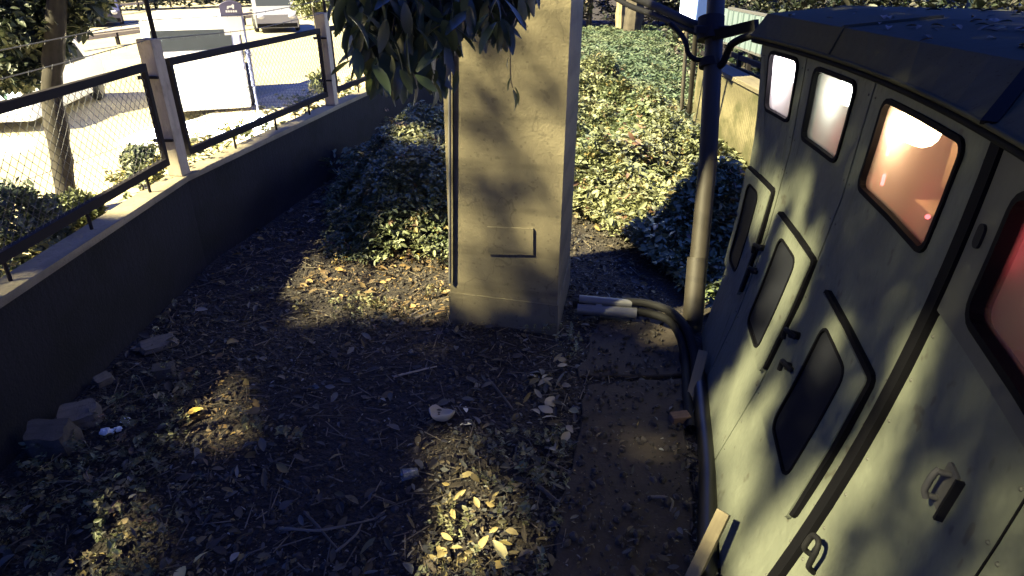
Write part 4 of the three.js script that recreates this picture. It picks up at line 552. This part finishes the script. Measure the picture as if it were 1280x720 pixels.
// big leaved tree over the yard: hanging twigs in view at the top, crown between the street lamp side and the yard
{
  const t = thing('overhanging_tree', 'broad leaved tree whose dark leaves hang into view at the top centre', 'tree', V(-4.4, STREET, -1.4)); const o = t.position, W = (v) => v.sub(o);
  obj('trunk', limb([W(V(-4.4, 0.1, -1.4)), W(V(-4.35, 1.2, -1.3)), W(V(-4.5, 2.6, -0.9)), W(V(-4.4, 3.8, -0.3)), W(V(-4.2, 5.2, 0.6))], 0.2, 0.09, 30, 12, 0.15, 9), M.bark, t);
  const limbs = [[[-4.45, 2.8, -0.7], [-3.2, 3.5, 0.8], [-1.6, 3.4, 2.0], [-0.5, 2.9, 2.75]], [[-4.4, 3.6, -0.4], [-4.9, 4.2, 1.5], [-4.8, 4.6, 3.0]], [[-4.3, 4.4, 0.1], [-3.6, 4.9, 1.6], [-3.4, 5.0, 3.0]], [[-4.4, 3.2, -0.6], [-5.4, 4.0, -0.2], [-6, 4.6, 0.8]], [[-1.6, 3.4, 2.2], [-0.9, 3.1, 2.7], [-0.35, 2.6, 2.85]], [[-1.6, 3.4, 2.2], [-1.0, 2.9, 2.7], [-0.65, 2.5, 2.9]]];
  limbs.forEach((l, i) => obj('limb', limb(l.map((p) => W(V(...p))), i < 1 ? 0.07 : 0.05, 0.012, 16, 7, 0.15, i + 3), M.bark, t));
  // hanging leaves in view: pixel target, size
  const r = rng(88), dark = leafMat({ color: C(0.05, 0.07, 0.035), roughness: 0.4 }), dark2 = leafMat({ color: C(0.065, 0.095, 0.04), roughness: 0.45 }), rusty = leafMat({ color: C(0.2, 0.07, 0.04) });
  const long = [blade(0.36, 0.18, 0.18, 7), blade(0.33, 0.3, 0.22, 7, 1, 0.4), blade(0.4, 0.1, 0.12, 7, 1, -0.35)];
  const outline = [[418, -20], [425, 30], [440, 62], [450, 100], [478, 112], [520, 125], [556, 118], [562, 62], [580, 40], [600, 36], [620, 60], [640, 52], [646, 20], [660, 8], [660, -20]];
  let n = 0, guard = 0;
  while (n < 270 && guard++ < 8000) { const x = rr(415, 664, r), y = rr(-25, 100, r); if (!polyHas(outline, x, y + 22)) continue; const d = rr(2.5, 3.05, r), p = at(x, y, d); const m = obj('leaf', long[n % 3], r() < 0.6 ? dark : dark2, t); m.scale.setScalar(rr(0.1, 0.16, r)); m.rotation.set(rr(-0.5, 0.5, r), r() * 6.3, -rr(0.4, 1.5, r), 'YXZ'); m.position.copy(W(p)); n++; }
  for (const [x, y, d, s, ry, rz, m] of [[540, 18, 3.2, 0.14, 1.2, -1.4, dark], [548, 60, 3.2, 0.14, 0.4, -0.9, dark], [571, 88, 3.3, 0.11, 1.0, -1.5, dark2], [578, 22, 3.1, 0.12, 2.2, -1.45, dark], [610, 28, 3.0, 0.13, 1.8, -1.3, dark], [622, 26, 3.0, 0.14, 0.6, -1.25, dark], [632, 30, 3.0, 0.12, 0.2, -1.2, dark], [638, 12, 3.1, 0.07, 0.3, -0.6, rusty], [648, 18, 3.1, 0.06, 3.4, -0.9, rusty], [460, 62, 3.3, 0.17, 3.3, -0.7, dark2], [455, 50, 3.3, 0.18, 3.6, -1.1, dark2], [470, 82, 3.3, 0.16, 2.4, -1.2, dark2], [488, 85, 3.2, 0.15, 1.6, -1.4, dark], [500, 80, 3.2, 0.13, 0.7, -1.3, dark], [440, 75, 3.4, 0.14, 3.1, -0.5, dark2], [655, 0, 3.3, 0.1, 0.3, -1, dark2]]) { const q = obj('leaf', long[(x * 7) % 3], m, t); q.scale.setScalar(s * 0.85); q.rotation.set(0.2, ry, rz, 'YXZ'); q.position.copy(W(at(x, y, d - 0.45))); }
  // dangling thin twig with a leaf pair before the pillar
  for (let k = 0; k < 14; k++) { const x = 425 + k * 16, a = W(at(540 + (x - 540) * 0.5, -40, 2.8)), b = W(at(x, 20 + (k * 37) % 40, 2.7 + (k % 4) * 0.08)); const c = a.clone().lerp(b, 0.6); c.y += 0.04; obj('twig', [tube([a, c, b], 0.0035, 10, 5)], M.bark, t); }
  obj('twig', [tube([W(at(640, 5, 3.1)), W(at(638, 50, 3.1)), W(at(638, 95, 3.1)), W(at(641, 110, 3.1))], 0.0025, 12, 5), tube([W(at(560, -20, 3.2)), W(at(520, 20, 3.2)), W(at(470, 50, 3.3))], 0.006, 12, 5), tube([W(at(620, -20, 3.1)), W(at(618, 15, 3.05)), W(at(615, 35, 3.0))], 0.005, 12, 5)], M.bark, t);
  for (const [x, y, s, ry, rz] of [[640, 95, 0.07, 3.4, -1.0], [643, 108, 0.09, 0.3, -1.1], [641, 112, 0.1, 5.6, -1.3], [636, 72, 0.05, 3, -1.2]]) { const q = obj('leaf', long[1], dark2, t); q.scale.setScalar(s); q.rotation.set(0.2, ry, rz, 'YXZ'); q.position.copy(W(at(x, y, 3.1))); }
  // crown: each leaf lies on a ray from the lamp side toward the yard, thinned where the photo shows light coming through
  const rc = rng(999), L = [], sd = SUN_DIR; const push = (tx, ty, tz, s, size) => { const h0 = 3.5 + 1.6 * rc(); const k = (h0 - ty) / sd.y; const p = V(tx, ty, tz).addScaledVector(sd, k); if (p.y < 2.9) return; const kk = 0.6 + 0.8 * rc(); L.push({ p: W(p), s: size, e: [rr(-1.0, 1.0, rc), rc() * 6.3, rr(-0.9, 0.7, rc)], c: [0.06 * kk, 0.085 * kk, 0.04 * kk] }); };
  const lit = Object.values(LIT); const grow = (x, z) => lit.some((p) => polyHas(p, x, z));
  for (let i = 0; i < 9000; i++) { const z = -0.6 + 5.15 * rc(), x = -2.6 + 4.1 * rc(); if (z > 4.45 + 0.1 * x && x < -0.5) continue; const jx = x + rr(-0.04, 0.04, rc), jz = z + rr(-0.04, 0.04, rc); if (grow(jx, jz)) continue; if (x > SX(z, 0.1)) continue; if (x > 0.35 && z > 2.4 && fbm(x * 2.6, z * 2.6, 77, 3) < 0.395) continue; push(x, 0, z, 1, rr(0.13, 0.22, rc)); }
  const band = Array.from({ length: 2600 }, () => [rr(-2.7, -0.4, rc), rr(4.1, 4.9, rc)]); for (const [x, z] of band) { if (grow(x, z)) continue; if (z > 4.95 + 0.3 * x && x > -1.8) continue; push(x, 0, z, 1, rr(0.1, 0.16, rc)); }
  // pillar front
  for (let i = 0; i < 700; i++) { const u = rc(), y = 0.1 + 2.9 * rc(); const nz = fbm(u * 2.2, y * 5.5, 431, 3) + 0.1 * (u - 0.5); if (nz < 0.505) continue; push(-0.5 + 0.86 * u, y, 4.6 - 0.22 * u, 1, rr(0.05, 0.1, rc)); }
  for (let i = 0; i < 420; i++) { const q = at(rr(410, 665, rc), rr(-60, 105, rc), rr(2.5, 3.1, rc)); const k = 1.3 + 2.2 * rc(); const p = q.clone().addScaledVector(sd, k); if (p.y < 3) continue; L.push({ p: W(p), s: rr(0.12, 0.2, rc), e: [rr(-1, 1, rc), rc() * 6.3, rr(-0.9, 0.7, rc)], c: [0.05, 0.07, 0.035] }); }
  for (let i = 0; i < 1500; i++) push(rr(1.45, 3.0, rc), 2.35, rr(0.6, 4.6, rc), 1, rr(0.12, 0.2, rc));
  // cabinet front
  for (let i = 0; i < 5200; i++) { const z = 0.5 + 3.9 * rc(), y = 0.1 + 2.5 * rc(); const nz = fbm(z * 4.6, y * 1.7, 451, 4) + 0.16 * (y - 1.0) + (y > 1.6 ? 1 : 0); if (nz < 0.50) continue; push(SX(z, Math.min(y, 2.2)), y, z, 1, rr(0.07, 0.14, rc)); }
  { const dk = []; for (let i = 0; i < 1500; i++) { const x = rr(410, 668, r), y = rr(-60, 70, r); if (!polyHas(outline, x, Math.max(y, -19) + 30) && y > -18) continue; dk.push({ p: W(at(x, y, rr(2.8, 3.2, r))), s: rr(0.09, 0.15, r), e: [rr(-0.5, 0.5, r), r() * 6.3, -rr(0.3, 1.5, r)], c: [0.04, 0.055, 0.03] }); } inst('foliage', long[0], M.leaf, dk, t); }
  inst('crown', clumps[0], M.leaf, L.map((q) => ({ ...q, s: q.s * 0.9 })), t);
}
// trees and undergrowth at the back
function backTree(px, py, w, label, lean, h = 6, pale = 1) { const g = onY(px, py), d = Math.hypot(g[0], g[1]); const t = thing('background_tree', label, 'tree', V(g[0], 0, g[1])); const r0 = w / FPX * d * 0.5; obj('trunk', limb([new THREE.Vector3(0, -0.2, 0), new THREE.Vector3(lean * 0.3, h * 0.3, 0), new THREE.Vector3(lean, h, 0)], r0 * 1.15, r0 * 0.7, 20, 10, 0.2, px), pale > 1 ? mat(2.2, 2.1, 1.7, 0.95, 0, { map: barkT, bumpMap: barkT, bumpScale: 0.01 }) : M.bark, t); for (let k = 0; k < 3; k++) obj('limb', limb([new THREE.Vector3(lean * 0.7, h * 0.7, 0), new THREE.Vector3(lean + Math.cos(k * 2) * 1, h + 0.3, Math.sin(k * 2)), new THREE.Vector3(lean + Math.cos(k * 2) * 2, h + 0.9, Math.sin(k * 2) * 2)], r0 * 0.5, 0.02, 10, 6), M.bark, t); const e = ell(new THREE.Vector3(lean, h + 0.8, 0), 3.2, 1.8, 3.2); inst('crown', clumps[2], M.leaf, leafCloud(px, 2200, e, [0.3, 0.5], () => [0.05, 0.07, 0.035]), t); }
backTree(790, 44, 19, 'thick black trunked tree at the back right of the pillar', 0.1);
backTree(775, 41, 10, 'tree with its trunk coloured as lit, left of the thick black trunk', -0.15, 6, 2);  // bark colour brightened in place of light falling on this trunk
backTree(851, 64, 9, 'pale rooted tree just left of the sign legs', 0.05, 5, 2);
backTree(735, 38, 6, 'thin tree at the back beside the pillar edge', 0.2, 5);
{
  const r = rng(717), l = []; for (let i = 0; i < 9000; i++) { const x = -2 + 26 * r(), z = rr(31, 37, r) - 0.2 * x, h = 2.6 * Math.pow(r(), 0.7); if (fbm(x * 0.8, h * 0.8, 9, 3) < 0.4) continue; l.push({ p: V(x, h, z), s: rr(0.2, 0.38, r), e: [rr(-0.6, 0.6, r), r() * 6.3, rr(-0.4, 0.5, r)], c: [0.014 + 0.016 * r(), 0.02 + 0.016 * r(), 0.014] }); }
  inst('undergrowth', clumps[2], M.leaf, l, null, 'dark tangled undergrowth closing the back of the yard', 'undergrowth');
  const l2 = []; for (let i = 0; i < 6000; i++) { const x = 3.9 + 7 * r(), z = 4 + 14 * r(), h = 2.55 * Math.pow(r(), 0.6); if (x < 4.7 && z < 14.5 && h > 0.9) continue; l2.push({ p: V(x, h, z), s: rr(0.14, 0.26, r), e: [rr(-0.6, 0.6, r), r() * 6.3, rr(-0.4, 0.5, r)], c: [0.014 + 0.016 * r(), 0.02 + 0.016 * r(), 0.014] }); }
  inst('undergrowth', clumps[1], M.leaf, l2, null, 'dark leafy growth behind the cabinet and low wall', 'undergrowth');
}

// ------------------------------------------------------------------ street side: sign totem, van, cars, rails, far things
{
  const g = onY(313, 148, STREET), t = thing('bus_stop_sign', 'tall bus stop sign with dark rounded header and white emblem', 'sign', V(g[0], STREET, g[1])); t.rotation.y = 0.35;
  const s = 9.75 / FPX; // metres per pixel there
  const w = 28 * s, sh = new THREE.Shape(); sh.moveTo(-w / 2, 0); sh.lineTo(w / 2, 0); sh.lineTo(w / 2, 0.17); sh.quadraticCurveTo(0, 0.29, -w / 2, 0.17); sh.closePath();
  const hd = new THREE.ExtrudeGeometry(sh, { depth: 0.05, bevelEnabled: true, bevelSize: 0.004, bevelThickness: 0.004, bevelSegments: 1 }); hd.translate(0, 1.66, -0.025);
  const head = obj('header', hd, mat(0.09, 0.085, 0.16, 0.5), t);
  // emblem: white vehicle-like mark and a line of small blocks
  const em = new THREE.Shape(); [[-0.06, 0], [-0.05, 0.045], [0.015, 0.05], [0.04, 0.075], [0.06, 0.06], [0.055, 0.03], [0.05, 0], [0.03, 0], [0.025, 0.022], [-0.025, 0.022], [-0.035, 0]].forEach(([x, y], i) => i ? em.lineTo(x, y) : em.moveTo(x, y)); const eg = new THREE.ExtrudeGeometry(em, { depth: 0.006, bevelEnabled: false }); eg.translate(0, 1.77, 0.028);
  const bl = []; for (let k = 0; k < 5; k++) bl.push(box(0.028, 0.03, 0.006, -0.07 + k * 0.036, 1.735, 0.031)); obj('emblem', [eg, ...bl], M.white, head);
  obj('panel', [box(w * 0.96, 0.28, 0.035, 0, 1.515, 0), ], M.white, t);
  obj('post', [bar(new THREE.Vector3(w / 2 - 0.02, -0.05, 0), new THREE.Vector3(w / 2 - 0.02, 1.7, 0), 0.022, 10), bar(new THREE.Vector3(w / 2 - 0.02, 0.55, 0), new THREE.Vector3(w / 2 - 0.02, 1.2, 0), 0.035, 10)], mat(0.12, 0.14, 0.3, 0.5, 0.2), t);
  obj('timetable_frame', [box(0.26, 0.015, 0.015, 0.02, 0.53, 0), box(0.012, 0.5, 0.012, -0.105, 0.28, 0), box(0.26, 0.012, 0.012, 0.02, 0.06, 0)], M.iron, t);
}
function wheel(parent, x, z, r) { const w = obj('wheel', new THREE.CylinderGeometry(r * 0.62, r * 0.62, 0.03, 20).rotateX(Math.PI / 2).translate(x, r, z + Math.sign(z) * 0.085), M.galv, parent); const tg = new THREE.TorusGeometry(r * 0.78, r * 0.24, 10, 24); tg.scale(1, 1, 1.6); tg.translate(x, r, z); obj('tyre', tg, M.tyre, w); }
function vehicle(name, label, cat, px, z0, yaw, L, Wd, H, profile, paint, opt = {}) { // nose towards +x of its own frame
  const t = thing(name, label, cat, px); t.rotation.y = yaw;
  const sh = new THREE.Shape(); profile.body.forEach(([x, y], i) => i ? sh.lineTo(x * L, y * H) : sh.moveTo(x * L, y * H)); sh.closePath();
  const bg = new THREE.ExtrudeGeometry(sh, { depth: Wd - 0.1, bevelEnabled: true, bevelSize: 0.045, bevelThickness: 0.05, bevelSegments: 3 }); bg.translate(0, 0, -(Wd - 0.1) / 2); obj('body', bg, paint, t);
  const glass = dull(0.02, 0.025, 0.035, 0.4);
  for (const w of profile.side) { const s = new THREE.Shape(); w.forEach(([x, y], i) => i ? s.lineTo(x * L, y * H) : s.moveTo(x * L, y * H)); s.closePath(); for (const sd of [1, -1]) { const g = new THREE.ExtrudeGeometry(s, { depth: 0.012, bevelEnabled: false }); g.translate(0, 0, sd > 0 ? Wd / 2 + 0.002 : -Wd / 2 - 0.014); obj('side_window', g, glass, t); } }
  for (const [n, [x0, y0], [x1, y1]] of profile.screens) { const a = new THREE.Vector3(x0 * L, y0 * H, 0), b = new THREE.Vector3(x1 * L, y1 * H, 0); const nn = new THREE.Vector3(b.y - a.y, -(b.x - a.x), 0).normalize(); if (n === 'rear_window') nn.negate(); const g = beam(a, b, Wd * 0.82, 0.02, nn); g.translate(nn.x * 0.05, nn.y * 0.05, 0); obj(n, g, glass, t); }
  for (const x of [-0.32, 0.31]) for (const sd of [1, -1]) wheel(t, x * L, sd * (Wd / 2 - 0.02), H * 0.19);
  const hl = new THREE.MeshStandardMaterial({ color: C(0.6, 0.6, 0.6), emissive: C(0.85, 0.93, 1), emissiveIntensity: opt.lit ? 12 : 0 });
  for (const sd of [1, -1]) { const g = new THREE.SphereGeometry(0.09 * H, 12, 8); g.scale(0.5, 0.8, 1.3); g.translate(L * 0.5 + 0.02, H * profile.lampY, sd * Wd * 0.36); obj('headlight', g, hl, t); if (opt.lit) { const p = new THREE.SpotLight(C(0.85, 0.93, 1), opt.lit, 30, 0.55, 0.8, 2); p.position.set(L * 0.5 + 0.14, H * profile.lampY, sd * Wd * 0.36); p.target.position.set(L * 0.5 + 1.6, H * profile.lampY - 1.3, sd * Wd * 0.36); p.castShadow = true; t.add(p, p.target); } }
  obj('bumper', box(0.08, H * 0.12, Wd * 0.94, L * 0.5 + 0.03, H * 0.22, 0, 0, 0.02), opt.lit ? paint : M.black, t); obj('bumper', box(0.08, H * 0.12, Wd * 0.94, -L * 0.5 - 0.03, H * 0.22, 0, 0, 0.02), M.black, t);
  for (const sd of [1, -1]) obj('mirror', box(0.08, 0.1, 0.14, L * 0.22, H * 0.62, sd * (Wd / 2 + 0.09), 0, 0.02), paint, t);
  return t;
}
const sedan = { body: [[-0.5, 0.18], [-0.5, 0.56], [-0.42, 0.64], [-0.32, 0.66], [-0.2, 0.98], [0.06, 1], [0.2, 0.68], [0.42, 0.6], [0.5, 0.5], [0.5, 0.18]], side: [[[-0.26, 0.68], [-0.17, 0.93], [-0.06, 0.94], [-0.06, 0.68]], [[-0.04, 0.68], [-0.04, 0.94], [0.05, 0.94], [0.16, 0.69]]], screens: [['windscreen', [0.19, 0.7], [0.075, 0.96]], ['rear_window', [-0.3, 0.7], [-0.21, 0.95]]], lampY: 0.47 };
const van = { body: [[-0.5, 0.14], [-0.5, 0.95], [-0.46, 1], [0.3, 1], [0.4, 0.6], [0.49, 0.5], [0.5, 0.14]], side: [[[-0.45, 0.58], [-0.45, 0.88], [-0.12, 0.88], [-0.12, 0.58]], [[-0.09, 0.58], [-0.09, 0.88], [0.27, 0.88], [0.35, 0.58]]], screens: [['windscreen', [0.375, 0.7], [0.325, 0.9]], ['rear_window', [-0.5, 0.55], [-0.5, 0.9]]], lampY: 0.4 };
const ROADY = STREET - 0.12;
{
  const g = onY(262, 128, ROADY); vehicle('van', 'white minibus with lit headlights standing behind the bus stop sign', 'van', V(g[0], ROADY, g[1]), 0, -1.2, 3.6, 1.62, 1.62, van, M.white, { lit: 220 });
  const c = onY(46, 140, ROADY); vehicle('car', 'white car with glaring headlights passing left of the street tree', 'car', V(c[0], ROADY, c[1]), 0, -1.36, 3.6, 1.5, 1.25, sedan, M.white, { lit: 30 });
  const d = onY(128, 30, ROADY); vehicle('car', 'dark car on the far carriageway at the top left', 'car', V(d[0], ROADY, d[1]), 0, -1.05, 4.2, 1.7, 1.3, sedan, mat(0.05, 0.05, 0.09, 0.3));
  const e = onY(345, 36, ROADY); vehicle('car', 'silver grey car beyond the bus stop sign', 'car', V(e[0], ROADY, e[1]), 0, -1.2, 4.2, 1.7, 1.35, sedan, mat(0.3, 0.3, 0.32, 0.35, 0.3));
  // guard rails and median
  const rail = (p0, p1, label, y1) => { const t = thing('guard_rail', label, 'guard rail'); const A = onY(p0[0], p0[1], ROADY), B = onY(p1[0], p1[1], ROADY); const a = V(A[0], ROADY, A[1]), b = V(B[0], ROADY, B[1]); for (const h of y1) obj('rail', beam(a.clone().setY(ROADY + h), b.clone().setY(ROADY + h), 0.08, 0.14), M.kerb, t); const n = Math.round(a.distanceTo(b) / 2.2); for (let i = 0; i <= n; i++) { const q = a.clone().lerp(b, i / n); obj('post', box(0.1, y1[y1.length - 1] + 0.1, 0.1, q.x, ROADY + y1[y1.length - 1] / 2, q.z), M.iron, t); } };
  rail([-60, 88], [420, 14], 'grey guard rail along the middle of the road', [0.35]);
  rail([-60, 44], [330, -6], 'long two bar guard rail on the far side of the road', [0.45, 0.8]);
  const A = onY(-80, 70, ROADY), B = onY(420, 2, ROADY);
  struct('median', [beam(V(A[0], ROADY, A[1]), V(B[0], ROADY, B[1]), 0.9, 0.24)], M.kerb);
  for (const [p0, p1] of [[[-40, 70], [60, 52]], [[90, 47], [190, 30]], [[330, 20], [400, 10]]]) { const a = onY(p0[0], p0[1], ROADY), b = onY(p1[0], p1[1], ROADY), d = [0.09, 0.03]; const g = ribbon([[a[0] - d[0], a[1]], [b[0] - d[0], b[1]]], [[a[0] + d[0], a[1]], [b[0] + d[0], b[1]]], ROADY + 0.004); struct('lane_marking', g, mat(0.8, 0.8, 0.78, 0.7)); }
  const rl = rng(121), hedge = []; for (let i = 0; i < 5000; i++) { const s = rl(), q = [-52 + 60 * s, 24 + 46 * s]; hedge.push({ p: V(q[0] + rr(-1, 1, rl), 0.2 + 2.4 * rl(), q[1] + rr(-1, 1, rl)), s: rr(0.3, 0.5, rl), e: [rr(-0.6, 0.6, rl), rl() * 6.3, 0], c: [0.06, 0.085, 0.05] }); }
  inst('hedge', clumps[2], M.leaf, hedge, null, 'far hedge across the road at the top left', 'hedge');
}
renderer.render(scene, camera);
